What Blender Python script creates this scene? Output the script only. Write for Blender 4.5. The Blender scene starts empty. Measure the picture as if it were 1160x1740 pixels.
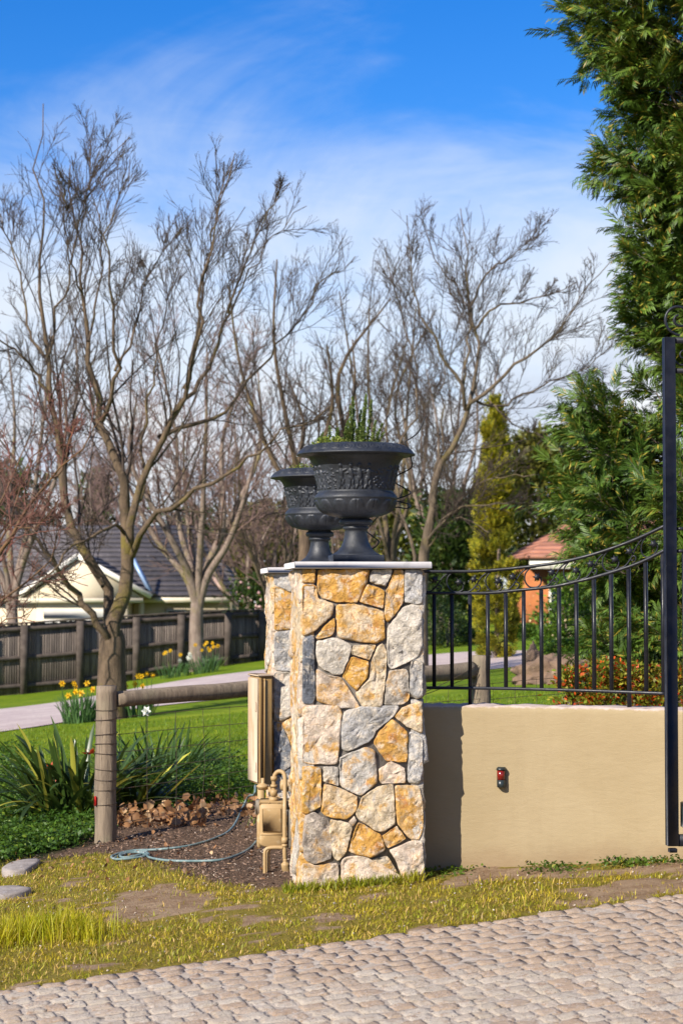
import bpy, math, random
import numpy as np
from mathutils import Vector, Matrix, noise as mnoise

# ------------------------------------------------------------------ camera, sky, sun, exposure
SC = bpy.context.scene
COL = SC.collection
EYE = 1.31
FPX = 3383.0                       # focal length in photograph pixels (70 mm on a 36 mm tall frame)
PITCH = math.atan(142.0 / FPX)
cam_d = bpy.data.cameras.new('camera')
cam_d.sensor_fit = 'VERTICAL'
cam_d.sensor_height = 36.0
cam_d.sensor_width = 24.0
cam_d.lens = 70.0
cam_d.clip_end = 3000.0
cam_d.dof.use_dof = True
cam_d.dof.focus_distance = 9.05
cam_d.dof.aperture_fstop = 6.3
cam_o = bpy.data.objects.new('camera', cam_d)
COL.objects.link(cam_o)
cam_o.location = (0, 0, EYE)
cam_o.rotation_euler = (math.pi / 2 + PITCH, 0, 0)
SC.camera = cam_o

SUN_AZ = math.radians(48)          # direction the light travels, measured from +X towards +Y
SUN_EL = math.radians(33)
sun_d = bpy.data.lights.new('sun', 'SUN')
sun_d.energy = 5.0
sun_d.angle = math.radians(0.5)
sun_d.color = (1.0, 0.93, 0.82)
sun_o = bpy.data.objects.new('sun', sun_d)
COL.objects.link(sun_o)
travel = Vector((math.cos(SUN_AZ) * math.cos(SUN_EL), math.sin(SUN_AZ) * math.cos(SUN_EL), -math.sin(SUN_EL)))
sun_o.rotation_euler = travel.to_track_quat('-Z', 'Y').to_euler()
sun_o.location = (-6, -6, 9)

world = bpy.data.worlds.new('World')
SC.world = world
world.use_nodes = True
wt = world.node_tree
for n in list(wt.nodes):
    wt.nodes.remove(n)
def WN(t, **kw):
    n = wt.nodes.new(t)
    for k, v in kw.items():
        setattr(n, k, v)
    return n
def WL(a, b):
    wt.links.new(a, b)
wout = WN('ShaderNodeOutputWorld')
wbg = WN('ShaderNodeBackground')
wbg.inputs['Strength'].default_value = 0.088
sky = WN('ShaderNodeTexSky', sky_type='NISHITA')
sky.sun_disc = False
sky.sun_elevation = SUN_EL
# sun position is opposite to the travel direction; rotation is measured from +Y clockwise
sky.sun_rotation = math.atan2(-travel.x, -travel.y)
sky.altitude = 600
sky.air_density = 1.0
sky.dust_density = 0.0
sky.ozone_density = 4.0
hs = WN('ShaderNodeHueSaturation')
hs.inputs['Saturation'].default_value = 1.38
hs.inputs['Hue'].default_value = 0.514
hs.inputs['Value'].default_value = 1.18
WL(sky.outputs[0], hs.inputs['Color'])
tc = WN('ShaderNodeTexCoord')
sep = WN('ShaderNodeSeparateXYZ')
WL(tc.outputs['Generated'], sep.inputs[0])
def wmath(op, a, b=None, clamp=False):
    n = WN('ShaderNodeMath', operation=op, use_clamp=clamp)
    for i, v in enumerate((a, b)):
        if v is None:
            continue
        if isinstance(v, (int, float)):
            n.inputs[i].default_value = v
        else:
            WL(v, n.inputs[i])
    return n.outputs[0]
def wnoise(scale_xyz, scale, detail, rough, dist=0.0, rot=(0, 0, 0), loc=(0, 0, 0)):
    m = WN('ShaderNodeMapping')
    m.inputs['Scale'].default_value = scale_xyz
    m.inputs['Rotation'].default_value = rot
    m.inputs['Location'].default_value = loc
    WL(tc.outputs['Generated'], m.inputs[0])
    n = WN('ShaderNodeTexNoise')
    n.inputs['Scale'].default_value = scale
    n.inputs['Detail'].default_value = detail
    n.inputs['Roughness'].default_value = rough
    n.inputs['Distortion'].default_value = dist
    WL(m.outputs[0], n.inputs['Vector'])
    return n.outputs[0]
def wramp(v, a, b):
    n = WN('ShaderNodeMapRange', interpolation_type='SMOOTHSTEP')
    n.inputs['From Min'].default_value = a
    n.inputs['From Max'].default_value = b
    WL(v, n.inputs['Value'])
    return n.outputs[0]
el = sep.outputs['Z']
band = wramp(el, 0.30, 0.115)               # high cloud veil thickens towards the horizon
wisp = wnoise((1.0, 1.0, 2.5), 3.6, 8, 0.60, 0.8, (0.0, 0.75, 0.0), (1.3, 0.4, 2.1))
high = wmath('MULTIPLY', wramp(el, 0.27, 0.5), 0.30)     # thin cirrus added overhead, out of view, to make the sky light less blue
wisp2 = wnoise((1.0, 1.0, 3.5), 11.0, 8, 0.62, 1.0, (0.0, 0.55, 0.0), (0.2, 3.4, 0.8))
veil = wmath('ADD', wmath('ADD', wmath('MULTIPLY', band, 1.02), high), wmath('MULTIPLY', wmath('SUBTRACT', wisp, 0.5), 1.7))
veil = wmath('ADD', veil, wmath('MULTIPLY', wmath('SUBTRACT', wisp2, 0.5), 0.35))
veil = wramp(veil, 0.06, 1.12)
cum = wnoise((1.0, 1.0, 1.9), 7.5, 9, 0.56, 0.25, (0, 0, 0), (4.7, 1.2, 0.35))
cumlow = wramp(el, 0.17, 0.06)
cumm = wmath('MULTIPLY', wramp(cum, 0.47, 0.60), cumlow)
shade = wnoise((1.0, 1.0, 1.9), 7.5, 9, 0.56, 0.25, (0, 0, 0), (4.7, 1.2, 0.27))
mx1 = WN('ShaderNodeMix', data_type='RGBA')
WL(wmath('MULTIPLY', veil, 0.93), mx1.inputs['Factor'])
WL(hs.outputs[0], mx1.inputs['A'])
mx1.inputs['B'].default_value = (5.9, 6.4, 7.1, 1)
cc = WN('ShaderNodeMix', data_type='RGBA')
WL(wramp(shade, 0.46, 0.64), cc.inputs['Factor'])
cc.inputs['A'].default_value = (7.0, 7.05, 7.1, 1)
cc.inputs['B'].default_value = (4.0, 4.5, 5.6, 1)
mx2 = WN('ShaderNodeMix', data_type='RGBA')
WL(cumm, mx2.inputs['Factor'])
WL(mx1.outputs['Result'], mx2.inputs['A'])
WL(cc.outputs['Result'], mx2.inputs['B'])
WL(mx2.outputs['Result'], wbg.inputs['Color'])
WL(wbg.outputs[0], wout.inputs['Surface'])

SC.view_settings.view_transform = 'Standard'
SC.view_settings.look = 'None'
SC.view_settings.exposure = 0.70
SC.view_settings.gamma = 1.0
SC.view_settings.use_curve_mapping = False
SC.render.engine = 'CYCLES'
SC.cycles.use_denoising = True
SC.cycles.max_bounces = 6
SC.cycles.transparent_max_bounces = 8
SC.cycles.diffuse_bounces = 3
SC.cycles.glossy_bounces = 2
SC.cycles.caustics_reflective = False
SC.cycles.caustics_refractive = False

# ------------------------------------------------------------------ helpers
RNG = np.random.default_rng(11)
random.seed(5)
CP, SP = math.cos(PITCH), math.sin(PITCH)
def ray(px, py):
    dx = (px - 580.0) / FPX
    dz = (870.0 - py) / FPX
    return np.array([dx, CP - dz * SP, SP + dz * CP])
def P(px, py, Y):
    """world point that stands at distance Y in the direction of a photograph pixel"""
    r = ray(px, py)
    return np.array([0, 0, EYE]) + r * (Y / r[1])
EDGE_S = 0.353
def edge_y(x):
    return 7.572 + EDGE_S * np.asarray(x, float)
def smooth01(t):
    t = np.clip(t, 0, 1)
    return t * t * (3 - 2 * t)
def zg(x, y):
    """height of the ground"""
    x = np.asarray(x, float)
    y = np.asarray(y, float)
    z = np.tanh(0.08 * x)
    d = np.maximum(0, edge_y(x) - y)
    z = z - 0.075 * np.minimum(d, 3.0)
    z = z - 0.28 * smooth01((y - 28) / 12.0) * smooth01((-1.5 - x) / 5.0)
    z = z - 1.0 * smooth01((y - 54) / 10.0) * smooth01((2.0 - x) / 6.0)
    return z
def G(px, py):
    """ground point seen at a photograph pixel"""
    r = ray(px, py)
    Y = 20.0
    for _ in range(60):
        p = np.array([0, 0, EYE]) + r * (Y / r[1])
        h = float(zg(p[0], p[1]))
        Yn = (EYE - h) / max(1e-4, -r[2] / r[1])
        Y = 0.5 * Y + 0.5 * min(max(Yn, 3.0), 200.0)
    p = np.array([0, 0, EYE]) + r * (Y / r[1])
    p[2] = float(zg(p[0], p[1]))
    return p

def prop(o, label=None, cat=None, group=None, kind=None):
    if label: o['label'] = label
    if cat: o['category'] = cat
    if group: o['group'] = group
    if kind: o['kind'] = kind
    return o
def link(name, me, parent=None, loc=None, mat=None):
    o = bpy.data.objects.new(name, me)
    COL.objects.link(o)
    if parent is not None:
        o.parent = parent
    if loc is not None:
        o.location = loc
    if mat is not None and me is not None and len(me.materials) == 0:
        me.materials.append(mat)
    return o
def empty(name, loc=(0, 0, 0), rz=0.0, label=None, cat=None, group=None):
    o = link(name, None, None, loc)
    o.rotation_euler = (0, 0, rz)
    o.empty_display_size = 0.1
    return prop(o, label, cat, group)
def mesh_np(name, verts, quads=None, tris=None, smooth=False):
    me = bpy.data.meshes.new(name)
    verts = np.ascontiguousarray(verts, np.float32).reshape(-1, 3)
    q = np.zeros((0, 4), np.int32) if quads is None or len(quads) == 0 else np.asarray(quads, np.int32).reshape(-1, 4)
    t = np.zeros((0, 3), np.int32) if tris is None or len(tris) == 0 else np.asarray(tris, np.int32).reshape(-1, 3)
    me.vertices.add(len(verts))
    me.vertices.foreach_set('co', verts.ravel())
    nl = q.size + t.size
    me.loops.add(nl)
    me.loops.foreach_set('vertex_index', np.concatenate([q.ravel(), t.ravel()]).astype(np.int32))
    npoly = len(q) + len(t)
    me.polygons.add(npoly)
    starts = np.concatenate([np.arange(len(q)) * 4, q.size + np.arange(len(t)) * 3]).astype(np.int32)
    me.polygons.foreach_set('loop_start', starts)
    me.update(calc_edges=True)
    me.validate()
    if smooth:
        me.polygons.foreach_set('use_smooth', np.ones(len(me.polygons), bool))
    return me

class MB:
    """collects shapes for one part"""
    def __init__(self):
        self.v, self.q, self.t, self.n = [], [], [], 0
    def add(self, v, q=None, t=None):
        v = np.asarray(v, float).reshape(-1, 3)
        if q is not None and len(q):
            self.q.append(np.asarray(q, int).reshape(-1, 4) + self.n)
        if t is not None and len(t):
            self.t.append(np.asarray(t, int).reshape(-1, 3) + self.n)
        self.v.append(v)
        self.n += len(v)
        return self
    def box(self, c, s, rz=0.0, bev=0.0, M=None):
        hx, hy, hz = s[0] / 2, s[1] / 2, s[2] / 2
        if bev <= 0:
            v = np.array([[x, y, z] for z in (-hz, hz) for y in (-hy, hy) for x in (-hx, hx)])
            q = [[0, 2, 3, 1], [4, 5, 7, 6], [0, 1, 5, 4], [2, 6, 7, 3], [0, 4, 6, 2], [1, 3, 7, 5]]
            t = None
        else:
            b = min(bev, hx * .9, hy * .9, hz * .9)
            v, q, t = [], [], []
            idx = {}
            for sx in (-1, 1):
                for sy in (-1, 1):
                    for sz in (-1, 1):
                        for ax in range(3):
                            p = [sx * (hx - b), sy * (hy - b), sz * (hz - b)]
                            p[ax] = (sx * hx, sy * hy, sz * hz)[ax]
                            idx[(sx, sy, sz, ax)] = len(v)
                            v.append(p)
            S = (-1, 1)
            for ax in range(3):
                for s_ in S:
                    o1, o2 = [a for a in range(3) if a != ax]
                    quad = []
                    for (a, b_) in ((-1, -1), (1, -1), (1, 1), (-1, 1)):
                        k = [0, 0, 0]
                        k[ax], k[o1], k[o2] = s_, a, b_
                        quad.append(idx[(k[0], k[1], k[2], ax)])
                    q.append(quad)
            for ax in range(3):           # edge along axis ax
                o1, o2 = [a for a in range(3) if a != ax]
                for a in S:
                    for b_ in S:
                        e = []
                        for s_, fc in ((-1, o1), (1, o1), (1, o2), (-1, o2)):
                            k = [0, 0, 0]
                            k[ax], k[o1], k[o2] = s_, a, b_
                            e.append(idx[(k[0], k[1], k[2], fc)])
                        q.append(e)
            for sx in S:
                for sy in S:
                    for sz in S:
                        t.append([idx[(sx, sy, sz, 0)], idx[(sx, sy, sz, 1)], idx[(sx, sy, sz, 2)]])
            v = np.array(v)
        if rz:
            c_, s_ = math.cos(rz), math.sin(rz)
            v = v @ np.array([[c_, s_, 0], [-s_, c_, 0], [0, 0, 1]])
        if M is not None:
            v = v @ np.asarray(M).T
        return self.add(v + np.asarray(c, float), q, t)
    def tube(self, pts, r, n=8, cap=True):
        pts = np.asarray(pts, float)
        K = len(pts)
        rr = np.full(K, r, float) if np.isscalar(r) else np.asarray(r, float)
        v, q = tubes(pts[None], rr[None], n)
        base = self.n
        self.add(v, q)
        if cap:
            for ring, rev in ((0, True), (K - 1, False)):
                c = self.n
                self.add([pts[ring]])
                ids = [base + ring * n + i for i in range(n)]
                tt = []
                for i in range(n):
                    a, b = ids[i], ids[(i + 1) % n]
                    tt.append([b, a, c] if rev else [a, b, c])
                self.t.append(np.array(tt))
        return self
    def lathe(self, prof, n=32, c=(0, 0, 0), sx=1.0, axis='z', close=True):
        prof = np.asarray(prof, float)
        K = len(prof)
        a = np.arange(n) * 2 * math.pi / n
        v = np.zeros((K, n, 3))
        v[:, :, 0] = prof[:, 0:1] * np.cos(a) * sx
        v[:, :, 1] = prof[:, 0:1] * np.sin(a)
        v[:, :, 2] = prof[:, 1:2]
        v = v.reshape(-1, 3)
        if axis == 'x':
            v = v[:, [2, 0, 1]]
        elif axis == 'y':
            v = v[:, [1, 2, 0]]
        i = np.arange(n)
        q = []
        for k in range(K - 1):
            q.append(np.stack([k * n + i, k * n + (i + 1) % n, (k + 1) * n + (i + 1) % n, (k + 1) * n + i], 1))
        self.add(v + np.asarray(c, float), np.concatenate(q))
        return self
    def arrays(self):
        v = np.concatenate(self.v)
        q = np.concatenate(self.q) if self.q else None
        t = np.concatenate(self.t) if self.t else None
        return v, q, t
    def build(self, name, mat, parent=None, smooth=False, loc=None):
        v, q, t = self.arrays()
        me = mesh_np(name, v, q, t, smooth)
        return link(name, me, parent, loc, mat)

def tubes(pts, rad, n):
    """pts (M,K,3), rad (M,K) -> open tubes with n sides"""
    M, K, _ = pts.shape
    tan = np.gradient(pts, axis=1)
    tan /= np.linalg.norm(tan, axis=2, keepdims=True) + 1e-9
    main = pts[:, -1] - pts[:, 0]
    loopy = np.linalg.norm(main, axis=1) < 1e-6
    main[loopy] = (0, 0, 1)
    ref = np.tile(np.array([0.31, 0.17, 0.93]), (M, 1))
    mn = main / np.linalg.norm(main, axis=1, keepdims=True)
    par = np.abs((mn * ref).sum(1)) > 0.8
    ref[par] = (0.95, -0.3, 0.05)
    r = np.repeat(ref[:, None, :], K, 1)
    u = np.cross(tan, r)
    u /= np.linalg.norm(u, axis=2, keepdims=True) + 1e-9
    for k in range(1, K):                      # keep frames from flipping
        w = u[:, k - 1] - (u[:, k - 1] * tan[:, k]).sum(1, keepdims=True) * tan[:, k]
        ln = np.linalg.norm(w, axis=1, keepdims=True)
        u[:, k] = np.where(ln > 1e-6, w / (ln + 1e-9), u[:, k])
    w = np.cross(tan, u)
    a = np.arange(n) * 2 * math.pi / n
    ca, sa = np.cos(a), np.sin(a)
    v = pts[:, :, None, :] + rad[:, :, None, None] * (u[:, :, None, :] * ca[None, None, :, None] + w[:, :, None, :] * sa[None, None, :, None])
    v = v.reshape(-1, 3)
    base = (np.arange(M) * K * n)[:, None, None]
    kk = (np.arange(K - 1) * n)[None, :, None]
    i = np.arange(n)[None, None, :]
    j = (i + 1) % n
    q = np.stack([base + kk + i, base + kk + j, base + kk + n + j, base + kk + n + i], -1).reshape(-1, 4)
    return v, q

def resample(poly, K):
    poly = np.asarray(poly, float)
    # catmull-rom densify, then even spacing
    p = np.vstack([2 * poly[0] - poly[1], poly, 2 * poly[-1] - poly[-2]])
    out = []
    for i in range(1, len(p) - 2):
        t = np.linspace(0, 1, 12, endpoint=False)[:, None]
        a, b, c, d = p[i - 1], p[i], p[i + 1], p[i + 2]
        out.append(0.5 * (2 * b + (c - a) * t + (2 * a - 5 * b + 4 * c - d) * t ** 2 + (3 * b - a - 3 * c + d) * t ** 3))
    out = np.vstack(out + [poly[-1:]])
    s = np.concatenate([[0], np.cumsum(np.linalg.norm(np.diff(out, axis=0), axis=1))])
    tt = np.linspace(0, s[-1], K)
    return np.stack([np.interp(tt, s, out[:, k]) for k in range(3)], 1)

def strips(base, head, L, w, th0, bend, K=5, prof=None, fold=0.0, rng=RNG):
    """blade-like leaves. base (N,3), head azimuth (N), th0 lean from vertical (N), bend added along the leaf (N)"""
    N = len(base)
    t = np.linspace(0, 1, K + 1)
    th = th0[:, None] + bend[:, None] * t[None, :]
    ds = (L / K)[:, None]
    hx = np.concatenate([np.zeros((N, 1)), np.cumsum(np.sin((th[:, 1:] + th[:, :-1]) / 2) * ds, 1)], 1)
    hz = np.concatenate([np.zeros((N, 1)), np.cumsum(np.cos((th[:, 1:] + th[:, :-1]) / 2) * ds, 1)], 1)
    ch, sh = np.cos(head), np.sin(head)
    c = np.stack([base[:, 0:1] + hx * ch[:, None], base[:, 1:2] + hx * sh[:, None], base[:, 2:3] + hz], -1)
    if prof is None:
        prof = np.interp(t, [0, 0.3, 0.75, 1], [0.7, 1.0, 0.8, 0.06])
    tw = rng.uniform(-0.9, 0.9, N)
    sx, sy = -np.sin(head + tw), np.cos(head + tw)
    half = 0.5 * w[:, None] * prof[None, :]
    side = np.stack([sx[:, None] * half, sy[:, None] * half, np.zeros_like(half)], -1)
    if fold > 0:
        up = np.stack([-np.cos(th) * ch[:, None], -np.cos(th) * sh[:, None], np.sin(th)], -1) * (half * fold)[:, :, None]
        v = np.stack([c - side + up, c, c + side + up], 2)
        m = 3
    else:
        v = np.stack([c - side, c + side], 2)
        m = 2
    v = v.reshape(-1, 3)
    b = (np.arange(N) * (K + 1) * m)[:, None, None]
    k = (np.arange(K) * m)[None, :, None]
    j = np.arange(m - 1)[None, None, :]
    q = np.stack([b + k + j, b + k + j + 1, b + k + m + j + 1, b + k + m + j], -1).reshape(-1, 4)
    return v, q

def scatter(template_v, template_f, pos, R, scale):
    """copies of a small template placed at pos (N,3) with frames R (N,3,3) and scale (N)"""
    tv = np.asarray(template_v, float)
    tf = np.asarray(template_f, int)
    N = len(pos)
    v = np.einsum('nij,vj->nvi', R, tv) * np.asarray(scale)[:, None, None] + pos[:, None, :]
    f = tf[None] + (np.arange(N) * len(tv))[:, None, None]
    return v.reshape(-1, 3), f.reshape(-1, tf.shape[1])
def rand_frames(N, rng=RNG):
    q = rng.normal(size=(N, 4))
    q /= np.linalg.norm(q, axis=1, keepdims=True)
    a, b, c, d = q.T
    return np.stack([np.stack([1 - 2 * (c * c + d * d), 2 * (b * c - a * d), 2 * (b * d + a * c)], -1),
                     np.stack([2 * (b * c + a * d), 1 - 2 * (b * b + d * d), 2 * (c * d - a * b)], -1),
                     np.stack([2 * (b * d - a * c), 2 * (c * d + a * b), 1 - 2 * (b * b + c * c)], -1)], 1)
def frames_along(d, up=None, rng=RNG, roll=0.5):
    """frames whose X axis is d; Z axis tends to up"""
    d = d / (np.linalg.norm(d, axis=1, keepdims=True) + 1e-9)
    N = len(d)
    z = np.tile(np.array([0, 0, 1.0]), (N, 1)) if up is None else up
    z = z + rng.normal(size=(N, 3)) * roll
    y = np.cross(z, d)
    y /= np.linalg.norm(y, axis=1, keepdims=True) + 1e-9
    z = np.cross(d, y)
    return np.stack([d, y, z], -1)

# ------------------------------------------------------------------ materials
MATS = {}
def nodes_of(name):
    m = bpy.data.materials.new(name)
    m.use_nodes = True
    nt = m.node_tree
    b = nt.nodes['Principled BSDF']
    return m, nt, b
class NT:
    def __init__(self, nt):
        self.nt = nt
    def new(self, t, **kw):
        n = self.nt.nodes.new(t)
        for k, v in kw.items():
            setattr(n, k, v)
        return n
    def link(self, a, b):
        self.nt.links.new(a, b)
    def coord(self, kind='Object'):
        return self.new('ShaderNodeTexCoord').outputs[kind]
    def pos(self):
        return self.new('ShaderNodeNewGeometry').outputs['Position']
    def noise(self, vec, scale, detail=5, rough=0.55, dist=0.0, scl=None):
        if scl is not None:
            m = self.new('ShaderNodeMapping')
            m.inputs['Scale'].default_value = scl
            self.link(vec, m.inputs[0])
            vec = m.outputs[0]
        n = self.new('ShaderNodeTexNoise')
        n.inputs['Scale'].default_value = scale
        n.inputs['Detail'].default_value = detail
        n.inputs['Roughness'].default_value = rough
        n.inputs['Distortion'].default_value = dist
        self.link(vec, n.inputs['Vector'])
        return n.outputs[0]
    def voro(self, vec, scale, feature='F1', out='Distance'):
        n = self.new('ShaderNodeTexVoronoi', feature=feature)
        n.inputs['Scale'].default_value = scale
        self.link(vec, n.inputs['Vector'])
        return n.outputs[out]
    def ramp(self, v, a, b, lo=0.0, hi=1.0):
        n = self.new('ShaderNodeMapRange', interpolation_type='SMOOTHSTEP')
        n.inputs['From Min'].default_value = a
        n.inputs['From Max'].default_value = b
        n.inputs['To Min'].default_value = lo
        n.inputs['To Max'].default_value = hi
        self.link(v, n.inputs['Value'])
        return n.outputs[0]
    def math(self, op, a, b=None, clamp=False):
        n = self.new('ShaderNodeMath', operation=op, use_clamp=clamp)
        for i, v in enumerate((a, b)):
            if v is None:
                continue
            if isinstance(v, (int, float)):
                n.inputs[i].default_value = v
            else:
                self.link(v, n.inputs[i])
        return n.outputs[0]
    def mix(self, f, a, b, blend='MIX'):
        n = self.new('ShaderNodeMix', data_type='RGBA', blend_type=blend)
        for key, v in (('Factor', f), ('A', a), ('B', b)):
            if isinstance(v, (int, float)):
                n.inputs[key].default_value = v
            elif isinstance(v, tuple):
                n.inputs[key].default_value = v if len(v) == 4 else (*v, 1)
            else:
                self.link(v, n.inputs[key])
        return n.outputs['Result']
    def bump(self, h, strength, dist, normal=None):
        n = self.new('ShaderNodeBump')
        n.inputs['Strength'].default_value = strength
        n.inputs['Distance'].default_value = dist
        self.link(h, n.inputs['Height'])
        if normal is not None:
            self.link(normal, n.inputs['Normal'])
        return n.outputs[0]
def simple(name, c1, c2=None, scale=8.0, rough=0.8, bump=0.0, bscale=60.0, bdist=0.01, metal=0.0, spec=0.3,
           lo=0.35, hi=0.65, stretch=None, island=0.0, coord='Object', c3=None, scale3=30.0):
    m, nt, b = nodes_of(name)
    T = NT(nt)
    co = T.coord(coord)
    if c2 is None:
        c2 = tuple(x * 0.8 for x in c1)
    f = T.ramp(T.noise(co, scale, 6, 0.6, 0.2, stretch), lo, hi)
    col = T.mix(f, c1, c2)
    if c3 is not None:
        col = T.mix(T.ramp(T.noise(co, scale3, 6, 0.65, 0.0, stretch), 0.55, 0.68), col, c3)
    if island > 0:
        g = T.new('ShaderNodeNewGeometry')
        h = T.new('ShaderNodeHueSaturation')
        T.link(T.ramp(g.outputs['Random Per Island'], 0, 1, 1 - island, 1 + island), h.inputs['Value'])
        T.link(col, h.inputs['Color'])
        col = h.outputs[0]
    T.link(col, b.inputs['Base Color'])
    b.inputs['Roughness'].default_value = rough
    b.inputs['Metallic'].default_value = metal
    b.inputs['Specular IOR Level'].default_value = spec
    if bump > 0:
        T.link(T.bump(T.noise(co, bscale, 8, 0.65, 0, stretch), bump, bdist), b.inputs['Normal'])
    MATS[name] = m
    return m
def leafmat(name, c1, c2, c3=None, trans=0.35, rough=0.5, spec=0.35, scale=1.5, island=0.3, c3amt=0.1, per_object=False):
    """leaf: reflecting and letting light through"""
    m, nt, b = nodes_of(name)
    T = NT(nt)
    rsrc = T.new('ShaderNodeObjectInfo').outputs['Random'] if per_object else T.new('ShaderNodeNewGeometry').outputs['Random Per Island']
    f = T.ramp(T.noise(T.coord('Object'), scale, 4, 0.6), 0.35, 0.65)
    col = T.mix(f, c1, c2)
    if c3 is not None:
        col = T.mix(T.ramp(rsrc, 1 - c3amt, 1 - c3amt + 0.02), col, c3)
    h = T.new('ShaderNodeHueSaturation')
    rr = T.math('FRACT', T.math('MULTIPLY', rsrc, 17.3))
    T.link(T.ramp(rr, 0, 1, 1 - island, 1 + island), h.inputs['Value'])
    T.link(col, h.inputs['Color'])
    T.link(h.outputs[0], b.inputs['Base Color'])
    b.inputs['Roughness'].default_value = rough
    b.inputs['Specular IOR Level'].default_value = spec
    tr = T.new('ShaderNodeBsdfTranslucent')
    hh = T.new('ShaderNodeHueSaturation')
    hh.inputs['Hue'].default_value = 0.485
    hh.inputs['Value'].default_value = 1.25
    T.link(h.outputs[0], hh.inputs['Color'])
    T.link(hh.outputs[0], tr.inputs['Color'])
    mx = T.new('ShaderNodeMixShader')
    mx.inputs[0].default_value = trans
    T.link(b.outputs[0], mx.inputs[1])
    T.link(tr.outputs[0], mx.inputs[2])
    out = [n for n in nt.nodes if n.type == 'OUTPUT_MATERIAL'][0]
    T.link(mx.outputs[0], out.inputs['Surface'])
    MATS[name] = m
    return m

# ------------------------------------------------------------------ ground
def poly_dist(px, py, poly):
    """signed distance to a polygon (positive inside)"""
    poly = np.asarray(poly, float)
    d = np.full(px.shape, 1e9)
    inside = np.zeros(px.shape, bool)
    n = len(poly)
    for i in range(n):
        a, b = poly[i], poly[(i + 1) % n]
        e = b - a
        wx, wy = px - a[0], py - a[1]
        t = np.clip((wx * e[0] + wy * e[1]) / (e @ e), 0, 1)
        d = np.minimum(d, np.hypot(wx - t * e[0], wy - t * e[1]))
        c = ((a[1] <= py) & (b[1] > py)) | ((b[1] <= py) & (a[1] > py))
        xi = a[0] + (py - a[1]) / np.where(abs(e[1]) < 1e-9, 1e-9, e[1]) * e[0]
        inside ^= c & (px < xi)
    return np.where(inside, d, -d)
def GP(pts):
    return np.array([G(x, y)[:2] for x, y in pts])
def vnoise(x, y, s, seed=0.0, octv=4):
    out = np.empty(x.size)
    xf, yf = x.ravel(), y.ravel()
    for i in range(x.size):
        out[i] = mnoise.fractal(Vector((xf[i] * s + seed, yf[i] * s - seed, seed * 0.37)), 1.0, 2.0, octv)
    return out.reshape(x.shape)
class NoiseGrid:
    """quick lookup of smooth noise over the near ground"""
    def __init__(self, s, seed, x0=-5, x1=6, y0=4.5, y1=16, step=0.05):
        xs, ys = np.arange(x0, x1, step), np.arange(y0, y1, step)
        X, Y = np.meshgrid(xs, ys)
        self.v = vnoise(X, Y, s, seed, 4)
        self.x0, self.y0, self.step = x0, y0, step
    def __call__(self, x, y):
        i = np.clip(((np.asarray(y) - self.y0) / self.step).astype(int), 0, self.v.shape[0] - 1)
        j = np.clip(((np.asarray(x) - self.x0) / self.step).astype(int), 0, self.v.shape[1] - 1)
        return self.v[i, j]
N1 = NoiseGrid(1.7, 3.1)
N2 = NoiseGrid(5.5, 7.7)
N3 = NoiseGrid(16.0, 1.9, -2.8, 2.8, 6.5, 11.5, 0.03)
MULCH = GP([(60, 1462), (150, 1438), (175, 1405), (260, 1372), (420, 1362), (540, 1350), (600, 1400), (560, 1470), (505, 1512), (430, 1512), (350, 1500), (270, 1470), (170, 1452)])
BARE = [(GP([(180, 1560), (200, 1520), (300, 1502), (420, 1515), (390, 1535), (300, 1555), (220, 1575)]), 0.10),
        (GP([(725, 1500), (800, 1476), (1000, 1474), (1250, 1462), (1250, 1480), (1000, 1492), (830, 1500), (700, 1520), (600, 1535), (560, 1525)]), 0.06),
        (GP([(890, 1530), (1000, 1515), (1100, 1495), (1230, 1480), (1230, 1510), (1090, 1530), (960, 1550)]), 0.10)]
def zones(x, y):
    n1, n2 = N1(x, y), N2(x, y)
    mul = smooth01((poly_dist(x, y, MULCH) + 0.10 * n2 + 0.05) / 0.12)
    bare = np.zeros_like(x)
    for p, s in BARE:
        bare = np.maximum(bare, smooth01((poly_dist(x, y, p) + 0.12 * n2 + 0.16 * n1 + 0.10 * N3(x, y) + s * 0.3) / 0.12))
    bare = np.maximum(bare, smooth01((n2 + 0.5 * n1 + 0.35 * N3(x, y) - 0.40) / 0.22) * 0.9)
    fence_y = 11.15 + 0.62 * (x + 1.2)
    lawn = smooth01((y - fence_y + 0.25 * n1) / 0.35)
    bed = smooth01((y - (fence_y - 0.25)) / 0.3) * smooth01((13.4 + 0.2 * n2 - y) / 0.5) * smooth01((-0.35 - x) / 0.3)
    return bare, mul, lawn, bed
xs = np.concatenate([-np.geomspace(600, 4.6, 26), np.arange(-4.4, 5.0, 0.06), np.geomspace(5.1, 600, 26)])
ys = np.concatenate([[-60, -20, -5, 0, 3, 4.5], np.arange(5.2, 14.4, 0.06), np.geomspace(14.6, 900, 60)])
GX, GY = np.meshgrid(xs, ys)
GZ = zg(GX, GY)
near = (GX > -4.4) & (GX < 5.0) & (GY > 5.2) & (GY < 14.4)
GZ = GZ + np.where(near, 0.010 * N2(GX, GY) + 0.014 * N1(GX, GY), 0.0)
GZ = GZ - 0.07 * smooth01((edge_y(GX) - 0.015 - GY) / 0.03)
nx, ny = len(xs), len(ys)
ii = np.arange(ny - 1)[:, None] * nx + np.arange(nx - 1)[None, :]
gq = np.stack([ii, ii + 1, ii + nx + 1, ii + nx], -1).reshape(-1, 4)
gme = mesh_np('ground', np.stack([GX, GY, GZ], -1), gq, None, True)
zb, zm, zl, zd = zones(GX.ravel(), GY.ravel())
out_near = ~near.ravel()
far_lawn = (GY.ravel() >= 14.4).astype(float)
zb = np.where(out_near, 0.15, zb); zm = np.where(out_near, 0, zm); zd = np.where(out_near, 0, zd)
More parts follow.
